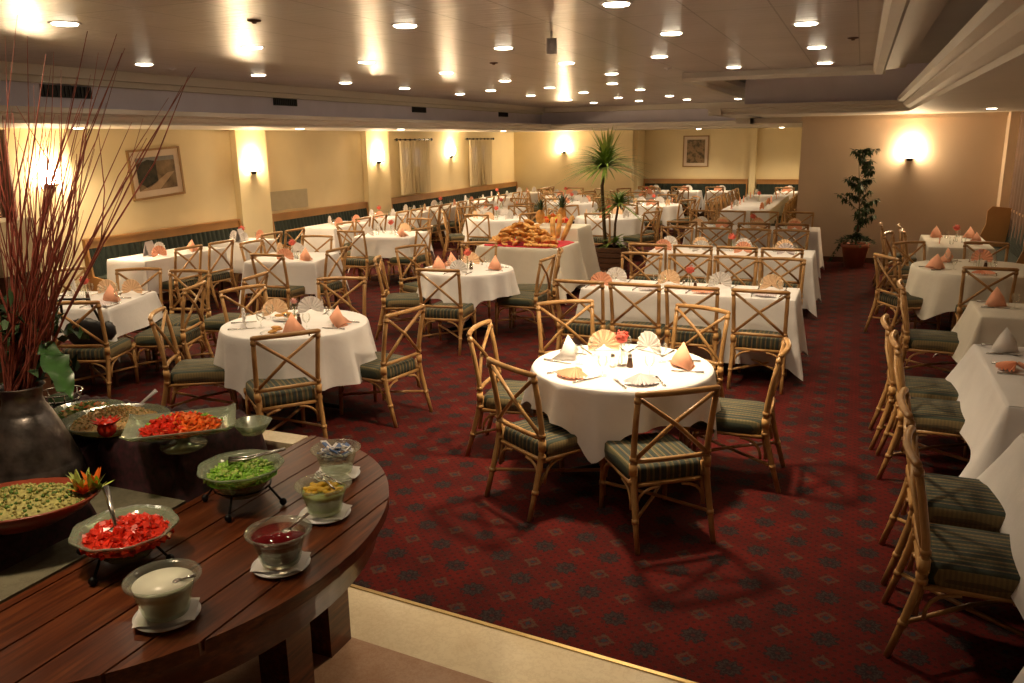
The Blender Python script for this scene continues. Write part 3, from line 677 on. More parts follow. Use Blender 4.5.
for c in 'wopl':
    mt_ = 'nap_' + c; NAP['f' + c] = fan_napkin(mt_); 
    if c in 'wo': NAP['t' + c] = point_napkin(mt_)
    if c in 'ol': NAP['d' + c] = flop_napkin(mt_)
CN = {'w': 'white', 'o': 'orange', 'p': 'peach', 'l': 'lilac'}; TN = {'f': 'fanned', 't': 'pointed', 'd': 'flattened'}
def knife():
    t = thing('knife', 'x', 'knife')
    MB().add([(-.008, 0, .003), (.006, 0, .003), (.008, .08, .003), (.004, .115, .003), (-.008, .10, .003), (-.008, 0, .005), (.006, 0, .005), (.008, .08, .005), (.004, .115, .005), (-.008, .10, .005)], [(4, 3, 2, 1, 0), (5, 6, 7, 8, 9)] + [(i, (i + 1) % 5, 5 + (i + 1) % 5, 5 + i) for i in range(5)], False).build('blade', 'steel', t)
    MB().tube([(0, -.10, .005), (0, -.05, .006), (0, .0, .004)], [.007, .006, .004], 8).build('handle', 'steel', t)
    return Proto(t)
def fork():
    t = thing('fork', 'x', 'fork')
    mb = MB()
    for k in range(4): mb.box(-.011 + k * .0063, -.008 + k * .0063, .055, .10, .004, .006)
    mb.box(-.011, .0109, .035, .055, .004, .006); mb.build('tines', 'steel', t)
    MB().tube([(0, -.10, .005), (0, -.04, .006), (0, .036, .005)], [.007, .004, .0035], 8).build('handle', 'steel', t)
    return Proto(t)
KN = knife(); FK = fork()
def wineglass():
    o = MB().lathe([(.030, .001), (.028, .003), (.004, .008), (.0035, .05), (.02, .062), (.031, .08), (.033, .10), (.028, .125)], 16).build('wine_glass', 'glass'); return Proto(tag(o, 'x', 'glass'))
def tumbler():
    o = MB().lathe([(.001, .002), (.026, .002), (.031, .10)], 16).build('water_glass', 'glass'); return Proto(tag(o, 'x', 'glass'))
WG = wineglass(); TG = tumbler()
def shaker(nm, topmat, bodymat):
    t = thing(nm, 'x', 'shaker')
    MB().lathe([(.001, 0), (.02, 0), (.021, .01), (.014, .055), (.013, .065)], 14).build('body', bodymat, t); MB().lathe([(.0135, .063), (.014, .08), (.008, .088), (.001, .089)], 14).build('cap', topmat, t)
    return Proto(t)
SALT = shaker('salt_shaker', 'steel', 'glass'); PEP = shaker('pepper_shaker', 'steel', 'dwood')
def budvase(mat_f, two=False):
    t = thing('bud_vase', 'x', 'vase')
    MB().lathe([(.001, 0), (.026, 0), (.029, .02), (.018, .07), (.012, .12), (.016, .14)], 16).build('vase_body', 'glass', t)
    return Proto(t)
VS = budvase('flower')
def bloom(mat, r=.042):
    t = thing('cut_flower', 'x', 'flower')
    MB().tube([(0, 0, .01), (.004, .0, .17)], .0025, 6).build('stem', 'leaf', t)
    mb = MB(); rr = random.Random(3)
    for k in range(46):
        a_ = rr.uniform(0, 2 * PI); e = rr.uniform(-.3, 1.4); d = Vector((math.cos(a_) * math.cos(e), math.sin(a_) * math.cos(e), math.sin(e)))
        s_ = d.orthogonal().normalized() * .011; u = d.cross(s_).normalized() * .011; c = Vector((.004, 0, .178)) + d * r * rr.uniform(.55, 1) * Vector((1, 1, 1)).normalized().length
        mb.add([c - s_ - d * .008, c + u * .6, c + s_ - d * .008, c - u * .6 + d * .004], [(0, 1, 2, 3)])
    mb.ball((.004, 0, .178), r * .72, r * .72, r * .6, jit=.1)
    mb.build('petals', mat, t); return Proto(t)
FLC = bloom('flower', .055); FLP = bloom('pinkf', .028)
def setting(cx, cy, face, where, phrase, nap, lvl):
    """place setting at (cx,cy) seen by a diner looking along face (rad)"""
    c_, s_ = math.cos(face), math.sin(face); P_ = lambda u, v: (cx + c_ * v + s_ * u, cy + s_ * v - c_ * u)
    rz = face - PI / 2; tail = where + ' of ' + phrase
    if nap:
        x, y = P_(0, .02); j = R.uniform(-.35, .35)
        NAP[nap].put((x, y, ZTB + .002), rz + j, f'{CN[nap[1]]} {TN[nap[0]]} napkin at the {tail}', 'folded napkins on the tables')
    if lvl >= 2:
        x, y = P_(.12, -.0); KN.put((x, y, ZTB + .001), rz + R.uniform(-.1, .1), f'steel knife laid at the {tail}', 'knives on the tables')
        x, y = P_(-.13, -.0); FK.put((x, y, ZTB + .001), rz + R.uniform(-.1, .1), f'steel fork laid at the {tail}', 'forks on the tables')
    if lvl >= 1:
        x, y = P_(.10, .15); (WG if lvl >= 2 else TG).put((x, y, ZTB + .001), 0, f'clear glass at the {tail}', 'glasses on the tables')
def centre(cx, cy, phrase, kind='c', lvl=2):
    z = ZTB + .001
    VS.put((cx, cy, z), 0, 'small glass bud vase in the middle of ' + phrase, 'bud vases')
    (FLC if kind == 'c' else FLP).put((cx, cy, z), R.uniform(0, 6), ('coral carnation' if kind == 'c' else 'pale pink rose') + ' in the vase on ' + phrase, 'cut flowers')
    if lvl >= 2:
        SALT.put((cx - .045, cy - .06, z), 0, 'glass salt shaker beside the vase on ' + phrase, 'salt shakers'); PEP.put((cx + .06, cy - .03, z), 0, 'brown pepper shaker beside the vase on ' + phrase, 'pepper shakers')

def set_table(phrase, shape, cx, cy, a, b, seats, rot=0, lvl=1, naps=None, cen='c', far=False, **kw):
    table(phrase, shape, cx, cy, a, b, rot, **kw)
    for i, s in enumerate(seats):
        x, y, face, where = s[:4]; nochair = len(s) > 4
        if not nochair: put_chair(x, y, face, f'cane chair at the {where} of {phrase}', far=far)
        nap = naps[i] if naps else R.choice(['fw', 'fp', 'to', 'fo', 'tw', 'fp'])
        if shape == 'round':
            d = Vector((x - cx, y - cy)).normalized() * (a - .17); px, py = cx + d.x, cy + d.y; fa = math.atan2(-d.y, -d.x)
        else:
            q = Matrix.Rotation(-rot, 2) @ Vector((x - cx, y - cy)); fl = Matrix.Rotation(-rot, 2) @ Vector((math.cos(math.radians(face)), math.sin(math.radians(face))))
            if abs(fl.x) > abs(fl.y): q = Vector(((a - .15) * (-1 if fl.x > 0 else 1), max(-b + .15, min(b - .15, q.y)))); fv = Vector((1 if fl.x > 0 else -1, 0))
            else: q = Vector((max(-a + .16, min(a - .16, q.x)), (b - .15) * (-1 if fl.y > 0 else 1))); fv = Vector((0, 1 if fl.y > 0 else -1))
            p_ = Matrix.Rotation(rot, 2) @ q; fv = Matrix.Rotation(rot, 2) @ fv; px, py = cx + p_.x, cy + p_.y; fa = math.atan2(fv.y, fv.x)
        setting(px, py, fa, where + (' seat' if not nochair else ' place'), phrase, nap, lvl)
    if cen: centre(cx, cy, phrase, cen, lvl)

# nearest round table
T1 = 'the nearest round table'
set_table(T1, 'round', -1.31, 4.97, .575, 0, [(-.77, 4.08, 127, 'front right'), (-1.78, 4.22, 58, 'front left'), (-2.38, 5.10, 6, 'far left'), (-2.1, 6.15, 304, 'rear left'), (-1.02, 6.25, 248, 'rear right'), (-.34, 5.22, 181, 'right side')],
          lvl=2, naps=['dl', 'do', 'tw', 'fp', 'fw', 'to'], hem=.22, tip=.20, tipdir=math.radians(-90), flare=.05, seed=3)
# round table with filled plates, left
T2 = 'the round table with bread plates'
set_table(T2, 'round', -4.12, 5.33, .58, 0, [(-3.54, 4.47, 141, 'front'), (-3.15, 5.44, 170, 'right side'), (-4.97, 4.73, 33, 'left side'), (-5.08, 5.85, 343, 'rear left'), (-4.52, 6.60, 292, 'rear')],
          lvl=2, naps=['to', 'to', 'fw', 'fp', 'fw'], cen='p', hem=.40, tip=.14, tipdir=.3, flare=.10, seed=4)
# square table behind the jug
TA = 'the square table behind the twigs'
set_table(TA, 'rect', -6.68, 5.54, .46, .46, [(-6.02, 4.84, 112, 'front'), (-6.95, 6.45, 297, 'rear left'), (-6.32, 6.52, 280, 'rear right'), (-5.62, 5.85, 200, 'right side'), (-7.70, 6.15, 345, 'left side')],
          rot=math.radians(20), lvl=2, naps=['dl', 'fp', 'fp', 'to', 'fw'], hem=.26, tip=.20, seed=5, flare=.12)
put_chair(-5.45, 6.50, 190, 'empty cane chair behind the right side seat of ' + TA)
# table before the bread display
TG_ = 'the table before the bread display'
set_table(TG_, 'round', -4.03, 8.38, .52, 0, [(-3.88, 7.36, 97, 'front'), (-5.10, 8.98, 335, 'rear left'), (-4.92, 7.90, 25, 'front left'), (-4.42, 9.55, 285, 'rear'), (-3.10, 8.52, 180, 'right side')],
          lvl=2, naps=['fw', 'to', 'to', 'fp', 'to'], hem=.26, tip=.22, tipdir=math.radians(-70), seed=6, flare=.08)
put_chair(-3.18, 9.15, 200, 'empty cane chair behind the right side seat of ' + TG_)
# three long tables by the aisle
def rowtable(ph, y0, y1, x0, x1, fronts, backs, lvl, naps, far=False, seed=8):
    st = [(x, y0 - .42, 90, ['first front', 'second front', 'third front', 'fourth front'][i]) for i, x in enumerate(fronts)]
    st += [(x, y1 + .92 - .0, 270, ['first rear', 'second rear', 'third rear', 'fourth rear'][i]) for i, x in enumerate(backs)]
    set_table(ph, 'rect', (x0 + x1) / 2, (y0 + y1) / 2, (x1 - x0) / 2, (y1 - y0) / 2, st, lvl=lvl, naps=naps, far=far, hem=.60, tip=.09, flare=.11, seed=seed)
rowtable('the front long aisle table', 7.55, 8.22, -2.42, -.43, (-2.3, -1.78, -1.27, -.69), (-2.2, -1.66, -1.16, -.68), 2, ['fo', 'dl', 'do', 'dl', 'fw', 'fp', 'fw', 'fp'])
rowtable('the middle long aisle table', 10.38, 11.1, -2.42, -.43, (-2.33, -1.78, -1.26, -.75), (-2.38, -1.85, -1.3, -.8), 1, ['fo', 'fw', 'fo', 'fl', 'fw', 'fp', 'fw', 'fp'], seed=9)
rowtable('the rear long aisle table', 13.3, 14.0, -2.5, -.50, (-2.48, -1.95, -1.4, -.85), (-2.5, -2.0, -1.45, -.88), 1, ['fp', 'fo', 'fp', 'fo', 'fw', 'fp', 'fo', 'fp'], far=True, seed=10)
def ring_seats(cx, cy, rad, a0=-90, n=6):
    nm = ['front', 'front right', 'rear right', 'rear', 'rear left', 'front left']; out = []
    for k in range(n):
        a_ = math.radians(a0 + 360 * k / n + R.uniform(-6, 6)); q = rad + R.uniform(-.04, .1); out.append((cx + q * math.cos(a_), cy + q * math.sin(a_), math.degrees(a_) + 180 + R.uniform(-10, 10), nm[k]))
    return out
# middle-left group
TC = 'the draped square table left of centre'
set_table(TC, 'rect', -6.62, 8.62, .46, .46, [(-6.37, 7.80, 92, 'front'), (-5.85, 8.50, 182, 'right side'), (-7.42, 8.80, 0, 'left side'), (-6.95, 9.62, 280, 'rear')], rot=math.radians(16), lvl=1, naps=['fo', 'to', 'fp', 'fw'], hem=.38, tip=.20, seed=11)
TF = 'the draped square table below the grille'
set_table(TF, 'rect', -6.75, 11.3, .46, .46, [(-6.85, 10.30, 90, 'front'), (-5.98, 11.0, 178, 'right side'), (-7.65, 11.35, 0, 'left side'), (-6.8, 12.3, 270, 'rear')], rot=math.radians(10), lvl=1, naps=['fw', 'to', 'fw', 'fp'], hem=.30, tip=.26, seed=12)
TH = 'the round table beyond the bread display'
set_table(TH, 'round', -6.2, 14.2, .58, 0, ring_seats(-6.2, 14.2, 0.95, n=6), far=True, lvl=1, naps=['fp', 'fw', 'fw', 'fw', 'fw', 'fp'], hem=.32, tip=.18, seed=13)
TP = 'the round table behind the tall palm'
set_table(TP, 'round', -4.25, 15.0, .62, 0, ring_seats(-4.25, 15.0, 0.98, n=6), far=True, lvl=1, naps=['fo', 'fw', 'fw', 'fp', 'fw', 'fp'], hem=.42, tip=.1, seed=14)
TQ = 'the round table right of the palm'
set_table(TQ, 'round', -4.1, 18.0, .6, 0, ring_seats(-4.1, 18.0, 0.95, n=6), far=True, lvl=1, naps=['fo', 'fp', 'fo', 'fw', 'fw', 'fp'], hem=.32, tip=.15, seed=15)
TR = 'the far table left of the palm'
set_table(TR, 'round', -6.05, 18.2, .58, 0, ring_seats(-6.05, 18.2, 0.93, n=6), far=True, lvl=1, naps=['fo', 'fw', 'fo', 'fw', 'fw', 'fp'], hem=.35, tip=.15, seed=16)
TS = 'the far table beside the curtain bench'
set_table(TS, 'round', -7.0, 16.3, .52, 0, ring_seats(-7.0, 16.3, 0.88, n=6), far=True, lvl=1, naps=['fw', 'fw', 'fo'] * 2, hem=.35, tip=.15, seed=17)
TU = 'the farthest table near the left corner'
set_table(TU, 'round', -6.95, 20.4, .55, 0, ring_seats(-6.95, 20.4, 0.9, n=6), far=True, lvl=0, naps=['fo', 'fw', 'fp'] * 2, hem=.35, tip=.15, seed=18)
TV = 'the farthest table under the far sconce'
set_table(TV, 'round', -4.9, 20.7, .55, 0, ring_seats(-4.9, 20.7, 0.9, n=6), far=True, lvl=0, naps=['fo', 'fw', 'fp'] * 2, hem=.35, tip=.15, seed=19)
# tables along the left wall bench
ordn = ['nearest', 'second', 'third', 'fourth', 'fifth', 'sixth', 'seventh', 'eighth', 'ninth']
for i, (y0, y1, chairs, nn) in enumerate(((7.7, 9.15, (8.1, 8.7), ('fo', 'to')), (9.55, 10.25, (9.75, 10.3), ('fw', 'fo')), (11.8, 13.0, (12.2, 12.75), ('fo', 'fo')), (13.4, 14.2, (13.55, 14.1), ('fo', 'fw')), (14.75, 15.5, (14.85, 15.35), ('fw', 'fp')),
                                     (15.9, 16.9, (16.1, 16.75), ('fw', 'fo')), (17.5, 18.5, (17.6, 18.3), ('fo', 'fw')), (19.1, 20.0, (19.2, 19.8), ('fo', 'fw')), (21.0, 21.9, (21.2, 21.75), ('fo', 'fw')))):
    ph = f'the {ordn[i]} table along the left wall'
    st = [(-7.82, y, 180, ['near seat', 'far seat'][k]) for k, y in enumerate(chairs)] + [(-9.1, (y0 + y1) / 2, 0, 'bench side', 1)]
    set_table(ph, 'rect', -8.50, (y0 + y1) / 2, .33, (y1 - y0) / 2, st, lvl=1 if i < 7 else 0, naps=list(nn) + ['fw'], cen='c' if i % 2 else None, far=i > 3, hem=.42, tip=.16, flare=.05, seed=20 + i)
# long table running away from the camera on the far right, chairs both sides
TD = 'the long far table'
st = []
for k in range(8): st.append((-1.25, 17.15 + k * .62, 180, ordn[k] + ' right side'))
for k in range(8): st.append((-2.80, 17.15 + k * .62, 0, ordn[k] + ' left side'))
set_table(TD, 'rect', -2.02, 19.3, .46, 2.4, st, lvl=0, far=True, naps=['fo', 'fw', 'fo', 'fo', 'fw', 'fo', 'fo', 'fw'] * 2, hem=.45, tip=.1, seed=40)
for i, x in enumerate((-5.2, -4.3, -3.4, -1.65)):
    ph = f'the {["leftmost", "second", "third", "rightmost"][i]} table along the far wall'
    set_table(ph, 'rect', x, 22.9, .34, .34, [(x - .05, 22.15, 90, 'front'), (x, 23.6, 270, 'bench side', 1)], lvl=0, far=True, naps=['fo', 'fw'], cen=None, hem=.45, tip=.12, seed=50 + i)
# right hand side
TR1 = 'the farthest right hand table'
set_table(TR1, 'rect', 1.28, 12.55, .38, .74, [(.62, 12.3, 0, 'near left'), (.60, 13.0, 2, 'far left'), (1.75, 12.3, 180, 'near bench side', 1), (1.75, 13.0, 180, 'far bench side', 1)], lvl=1, naps=['fo', 'to', 'to', 'to'], hem=.38, tip=.12, seed=60, mat='cloth2')
TR2 = 'the round table on the right'
set_table(TR2, 'round', 1.28, 10.1, .66, 0, [(.34, 9.65, 30, 'left side'), (.62, 11.0, 309, 'rear left'), (1.25, 9.05, 90, 'front'), (1.47, 11.2, 268, 'rear')], lvl=2, naps=['to', 'to', 'do', 'fo'], hem=.36, tip=.14, seed=61, mat='cloth2', cen='p')
TR3 = 'the square table right of the aisle'
set_table(TR3, 'rect', 1.48, 7.66, .50, .36, [(.42, 7.85, 0, 'left side')], lvl=2, naps=['to'], hem=.42, tip=.16, flare=.24, seed=62, mat='cloth2', cen=None)
TR4 = 'the long right hand table'
set_table(TR4, 'rect', 1.40, 5.58, .58, .74, [(.30, 5.66, 0, 'near left'), (.26, 6.20, 0, 'far left')], lvl=2, naps=['do', 'tw'], hem=.36, tip=.20, seed=63, flare=.26, cen=None)
TR5 = 'the table at the right edge'
set_table(TR5, 'rect', 1.40, 3.72, .58, .70, [(.30, 3.66, 0, 'near left'), (.30, 4.28, 0, 'far left')], lvl=2, naps=['to', 'do'], hem=.36, tip=.20, seed=64, flare=.26, cen=None)
put_chair(.42, 12.0, -15, 'empty cane chair between the round table and the farthest right table')
put_chair(.36, 13.2, 0, 'empty cane chair nearest the potted fig plant on the right')
GLG = 'glasses on the tables'
WG.put((1.95, 7.75, ZTB), 0, 'tall clear glass near the right end of ' + TR3, GLG, 1.2); TG.put((1.78, 7.62, ZTB), 0, 'short clear tumbler near the right end of ' + TR3, GLG)

# extras on tables ----------------------------------------------------------
def plate(x, y, lab, r=.115, rz=0):
    t = thing('side_plate', lab, 'plate', (x, y, ZTB + .001), rz); MB().lathe([(.001, .004), (r * .6, .004), (r * .65, .007), (r, .017), (r * .98, .013), (r * .6, .001), (.001, .001)], 28).build('dish', 'china', t)
    return t
for (x, y, wh) in ((-4.28, 5.42, 'rear'), (-4.02, 4.95, 'front')):
    plate(x, y, f'white plate of bread at the {wh} of {T2}')
    for k in range(6):
        a_ = R.uniform(0, 6); q = R.uniform(.0, .055)
        o = MB().ball((0, 0, 0), .04, .028, .012, 12, 6, .06).build('bread_slice', 'bread', None, (x + q * math.cos(a_), y + q * math.sin(a_), ZTB + .022 + k * .006), R.uniform(0, 6))
        tag(o, f'golden bread slice heaped on the {wh} plate of {T2}', 'bread', f'bread slices on the {wh} plate')
def menu_card(x, y, rz, lab):
    mb = MB().add([(-.10, -.05, 0), (.10, -.05, 0), (.10, 0, .19), (-.10, 0, .19), (-.10, .05, 0), (.10, .05, 0)], [(0, 1, 2, 3), (3, 2, 5, 4)], False)
    o = mb.build('menu_card', 'card', None, (x, y, ZTB + .003), rz); o.modifiers.new('s', 'SOLIDIFY').thickness = .004; tag(o, lab, 'menu card')
menu_card(-8.55, 8.15, 1.9, 'grey folded menu card on the nearest table along the left wall'); menu_card(-8.45, 9.8, 1.9, 'grey folded menu card on the second table along the left wall')
bt = thing('handbag', 'black bag slung over the chair back at the front of the twig table', 'bag', (-6.05, 4.94, 0), math.radians(112) - PI / 2)
MB().ball((0, .06, .58), .20, .05, .13, 16, 10, .05).ball((.2, .05, .60), .06, .05, .08, 12, 8, .1).build('body', 'bag', bt)
MB().tube([(-.16, .0, .70), (-.12, -.06, .90), (0, -.10, .905), (.12, -.06, .90), (.16, .0, .70)], .012).build('strap', 'bag', bt)

# ---------------------------------------------------------------- bread display
BX, BY = -4.2, 10.72
tt = thing('display_table', 'wooden table under the heap of bread', 'table', (BX, BY, 0)); MB().box(-.58, .58, -.42, .42, .70, .723).build('tabletop', 'dwood', tt)
for sx in (-1, 1):
    for sy in (-1, 1): MB().box(sx * .5 - .02, sx * .5 + .02, sy * .36 - .02, sy * .36 + .02, 0, .7).build('leg', 'dwood', tt)
tag(cloth('rect', .6, .44, ZTB, .60, .10, .17, fold=.05, seed=70).build('tablecloth', 'cloth2', None, (BX, BY, 0)), 'long cream cloth over the bread display table', 'tablecloth')
mb = MB(); ext(mb, [(-.50, -.40), (.42, -.43), (.57, -.30), (.58, .3), (.45, .42), (-.45, .42), (-.56, -.25)], .738, .744)
tag(mb.build('overlay_cloth', 'pink', None, (BX, BY, 0)), 'bright pink cloth spread under the bread heap', 'cloth')
b2 = thing('display_block', 'tall block behind the bread table carrying the fruit', 'stand', (-4.10, 11.6, 0)); MB().box(-.42, .42, -.30, .30, .0, .885).build('block', 'dwood', b2)
tag(cloth('rect', .44, .32, .905, .80, .07, .14, fold=.05, seed=71).build('tablecloth', 'cloth2', None, (-4.10, 11.6, 0)), 'long cream cloth over the raised block behind the bread', 'tablecloth')
bp = []
for k in range(3):
    mb = MB()
    if k == 0: mb.ball((0, 0, 0), .075, .048, .03, 12, 8, .08)
    elif k == 1: mb.tube(arc((-.08, 0, 0), (0, .05, .02), (.08, 0, 0), 6), [.012, .026, .034, .036, .032, .024, .010], 8)
    else: mb.ball((0, 0, 0), .085, .055, .012, 12, 6, .12)
    bp.append(Proto(tag(mb.build('bread_roll', ['bread', 'crust', 'bread'][k]), 'x', 'bread')))
BRL = 'golden piece of bread heaped on the pink cloth'
for k in range(150):
    a_ = R.uniform(0, 2 * PI); q = math.sqrt(R.uniform(0, 1)); x = q * math.cos(a_) * .47 - .06; y = q * math.sin(a_) * .34; z = .76 + .27 * (1 - q ** 1.6) * R.uniform(.35, 1)
    if k > 80: z = .76 + .27 * (1 - q ** 1.6)
    bp[k % 3].put((BX + x, BY + y, z), (R.uniform(-.6, .6), R.uniform(-.6, .6), R.uniform(0, 6)), BRL, 'pieces of bread in the heap', R.uniform(.7, 1.05))
for k in range(9): bp[0].put((BX + .10 + k * .05, BY - .36 + R.uniform(-.03, .05), .765), (0, 0, R.uniform(0, 6)), BRL, 'pieces of bread in the heap', .8)
def loaf(p, q, lab):
    mb = MB(); P0, P1 = Vector(p), Vector(q); mb.tube([P0.lerp(P1, t_) for t_ in (0, .06, .3, .6, .94, 1)], [.012, .032, .038, .038, .032, .012], 10); tag(mb.build('baguette', 'bread'), lab, 'bread', 'tall baguettes')
loaf((-3.74, 10.82, .78), (-3.62, 10.95, 1.12), 'tall baguette leaning right at the right end of the bread heap')
loaf((-3.90, 10.9, .78), (-3.96, 11.05, 1.08), 'tall baguette standing left of the leaning one'); loaf((-3.84, 10.92, .80), (-3.84, 11.05, 1.12), 'middle baguette of the three standing by the bread heap')
def spiky(name, lab, loc, n, L, w_, mat, tilt=(.2, 1.3), body=None, cat='fruit', curve=.5, seed=1):
    rr = random.Random(seed); t = thing(name, lab, cat, loc)
    if body: body(t)
    mb = MB()
    for k in range(n):
        a_ = rr.uniform(0, 2 * PI); e = rr.uniform(*tilt); l_ = L * rr.uniform(.7, 1.1); d = Vector((math.cos(a_) * math.cos(e), math.sin(a_) * math.cos(e), math.sin(e))); s_ = Vector((-math.sin(a_), math.cos(a_), 0))
        pts = []; m_ = 5
        for i in range(m_ + 1):
            f_ = i / m_; p = d * l_ * f_ + Vector((math.cos(a_), math.sin(a_), 0)) * curve * l_ * f_ * f_ * .35 + Vector((0, 0, -curve * l_ * f_ * f_ * .6)); w2 = w_ * (1 - f_) ** .6 * (.5 + .5 * min(1, f_ * 4)); pts += [p - s_ * w2, p + Vector((0, 0, -w2 * .3)), p + s_ * w2]
        mb.add(pts, [(i * 3 + c, i * 3 + c + 1, i * 3 + c + 4, i * 3 + c + 3) for i in range(m_) for c in (0, 1)])
    return t, mb
def pine(lab, loc, s_):
    t, mb = spiky('pineapple', lab, loc, 26, .24 * s_, .016, 'dleaf', (.5, 1.5), None, 'fruit', .35, 5)
    MB().ball((0, 0, -.09), .07, .07, .11, 14, 10, .05).build('fruit_body', 'crust', t); mb.build('leaf_crown', 'dleaf', t)
pine('pineapple with dark green crown left of the standing baguettes', (-4.35, 11.6, 1.12), 1.0); pine('taller pineapple with dark crown behind the standing baguettes', (-4.08, 11.8, 1.14), 1.3)
for k in range(26):
    a_ = R.uniform(0, 6.28); q = math.sqrt(R.random()); tag(MB().ball((0, 0, 0), .036, n=10, m=8).build('fruit', ['orange', 'crust', 'yellow', 'tom'][k % 4], None, (-4.15 + q * .22 * math.cos(a_), 11.7 + q * .2 * math.sin(a_), .97 + .10 * (1 - q))), 'small round fruit piled around the pineapples', 'fruit', 'fruit piled around the pineapples')

# ---------------------------------------------------------------- tall palm in its planter
pt = thing('potted_palm', 'tall spiky palm in a dark planter beside the bread display', 'plant', (-3.70, 13.15, 0))
pl = MB()
for z in range(5): pl.box(-.24, .24, -.24, .24, .01 + z * .085, .085 + z * .085)
pl.build('planter', 'dwood', pt); MB().box(-.22, .22, -.22, .22, .40, .425).build('soil', 'soil', pt)
MB().tube([(-.08, 0, .4), (-.12, 0, .9), (-.16, .02, 1.4), (-.10, .0, 1.72)], [.035, .03, .028, .02], 8).tube([(.08, -.05, .4), (.10, -.08, .8), (.16, -.1, 1.15)], [.025, .02, .018], 8).build('trunk', 'bark', pt)
for (c, n_, L_, sd, ti, mt_) in (((-.10, 0, 1.70), 170, .68, 11, (.0, 1.5), 'leaf'), ((.16, -.1, 1.12), 70, .46, 12, (-.2, 1.4), 'leaf'), ((.1, -.1, .5), 30, .32, 13, (0, 1.2), 'leaf')):
    t_, mb = spiky('x', 'x', (0, 0, 0), n_, L_, .024, 'leaf', ti, None, 'plant', .8, sd); bpy.data.objects.remove(t_)
    o = mb.build('leaf_crown', mt_, pt); o.location = c
t_, mb = spiky('x', 'x', (0, 0, 0), 26, .70, .03, 'yleaf', (1.1, 1.5), None, 'plant', .2, 19); bpy.data.objects.remove(t_); o = mb.build('young_leaves', 'yleaf', pt); o.location = (-.08, 0, 1.76)
# ---------------------------------------------------------------- fig plant in terracotta pot
ft = thing('potted_fig', 'slender leafy fig plant in a terracotta pot before the beige wall', 'plant', (.04, 14.9, 0)); ft.scale = (.88, .88, 1)
MB().lathe([(.001, 0), (.17, 0), (.235, .32), (.26, .33), (.26, .39), (.235, .39), (.225, .35), (.001, .34)], 24).build('pot', 'terra', ft); MB().disc((0, 0, .355), .225).build('soil', 'soil', ft)
sb = MB(); lb = MB(); rr = random.Random(4)
sb.tube([(0, 0, .35), (.03, 0, .8), (0, .02, 1.2), (-.06, 0, 1.72)], [.018, .015, .011, .005], 6)
def leafy(mb, c, d, L_, w_):
    d = d.normalized(); s_ = d.cross(Vector((0, 0, 1))).normalized() if abs(d.z) < .95 else Vector((1, 0, 0)); u = s_.cross(d)
    mb.add([c, c + d * L_ * .35 + s_ * w_ + u * .01, c + d * L_, c + d * L_ * .35 - s_ * w_ + u * .01, c + d * L_ * .4], [(0, 1, 4), (1, 2, 4), (2, 3, 4), (3, 0, 4)])
for k in range(32):
    z0 = .6 + 1.1 * k / 26; a_ = rr.uniform(0, 6.28); L_ = rr.uniform(.16, .42) * (1.15 - .5 * (z0 - .6)); e = Vector((math.cos(a_) * L_, math.sin(a_) * L_ * .7, L_ * rr.uniform(.2, .8))); b_ = Vector((0, 0, z0)); sb.tube([b_, b_ + e * .5, b_ + e], [.005, .004, .002], 5)
    for q in range(30):
        f_ = rr.uniform(.3, 1.05); leafy(lb, b_ + e * f_ + Vector((rr.uniform(-.03, .03),) * 2 + (0,)), Vector((rr.uniform(-1, 1), rr.uniform(-1, 1), rr.uniform(-1.6, .1))), rr.uniform(.08, .14), .020)
sb.build('stem', 'bark', ft); lb.build('foliage', 'dleaf', ft)
lb = MB()
for k in range(330):
    a_ = rr.uniform(0, 6.28); q = rr.uniform(.0, .33); c = Vector((q * math.cos(a_), q * math.sin(a_), .40 + .13 * (1 - q / .33) + rr.uniform(-.02, .03))); leafy(lb, c, Vector((math.cos(a_) + rr.uniform(-.6, .6), math.sin(a_) + rr.uniform(-.6, .6), rr.uniform(-.6, .6))), .07, .02)
for k in range(60): f_ = rr.random(); leafy(lb, Vector((-.25 - .2 * f_, -.05, .40 - .32 * f_)), Vector((rr.uniform(-1, 1), rr.uniform(-1, 1), rr.uniform(-1, .2))), .05, .015)
lb.build('ground_cover', 'dleaf', ft)

# ---------------------------------------------------------------- half-moon buffet table
HX, HY, HA, HB, HZ = -2.40, 2.12, .865, 1.03, .75
bt = thing('buffet_table', 'dark stained half-moon plank table holding the salad bar', 'table', (HX, HY, 0))
def halfx(y): return HA * math.sqrt(max(0, 1 - (y / HB) ** 2))
seams = [0, .045, .235, .41, .60, .745, HA]
for i in range(len(seams) - 1):
    x0, x1 = seams[i] + .004, seams[i + 1] - .004
    ymax = HB * math.sqrt(max(0, 1 - (x0 / HA) ** 2)) - .0
    n = 14; top = []; 
    pts = []
    yl = HB * math.sqrt(max(0, 1 - (x1 / HA) ** 2)) if x1 < HA - .01 else 0
    for k in range(n + 1): y = yl + (ymax - yl) * k / n; pts.append((min(x1, halfx(y)) if k else x1 if x1 < HA - .01 else HA - .001, y))
    poly = [(x0, -ymax)] + [(x, -y) for x, y in reversed(pts)] + [(x, y) for x, y in pts] + [(x0, ymax)]
    out = []
    for p in poly:
        if not out or math.hypot(p[0] - out[-1][0], p[1] - out[-1][1]) > 1e-3: out.append(p)
    ext(MB(), out, HZ - .045, HZ).build('plank', 'plank', bt)
ap = MB(); n = 40; vs = []
for z in (HZ - .17, HZ - .045):
    for sc_ in (.94, .90):
        for k in range(n + 1): a_ = -PI / 2 + PI * k / n; vs.append((HA * sc_ * math.cos(a_), HB * sc_ * math.sin(a_), z))
Q = n + 1
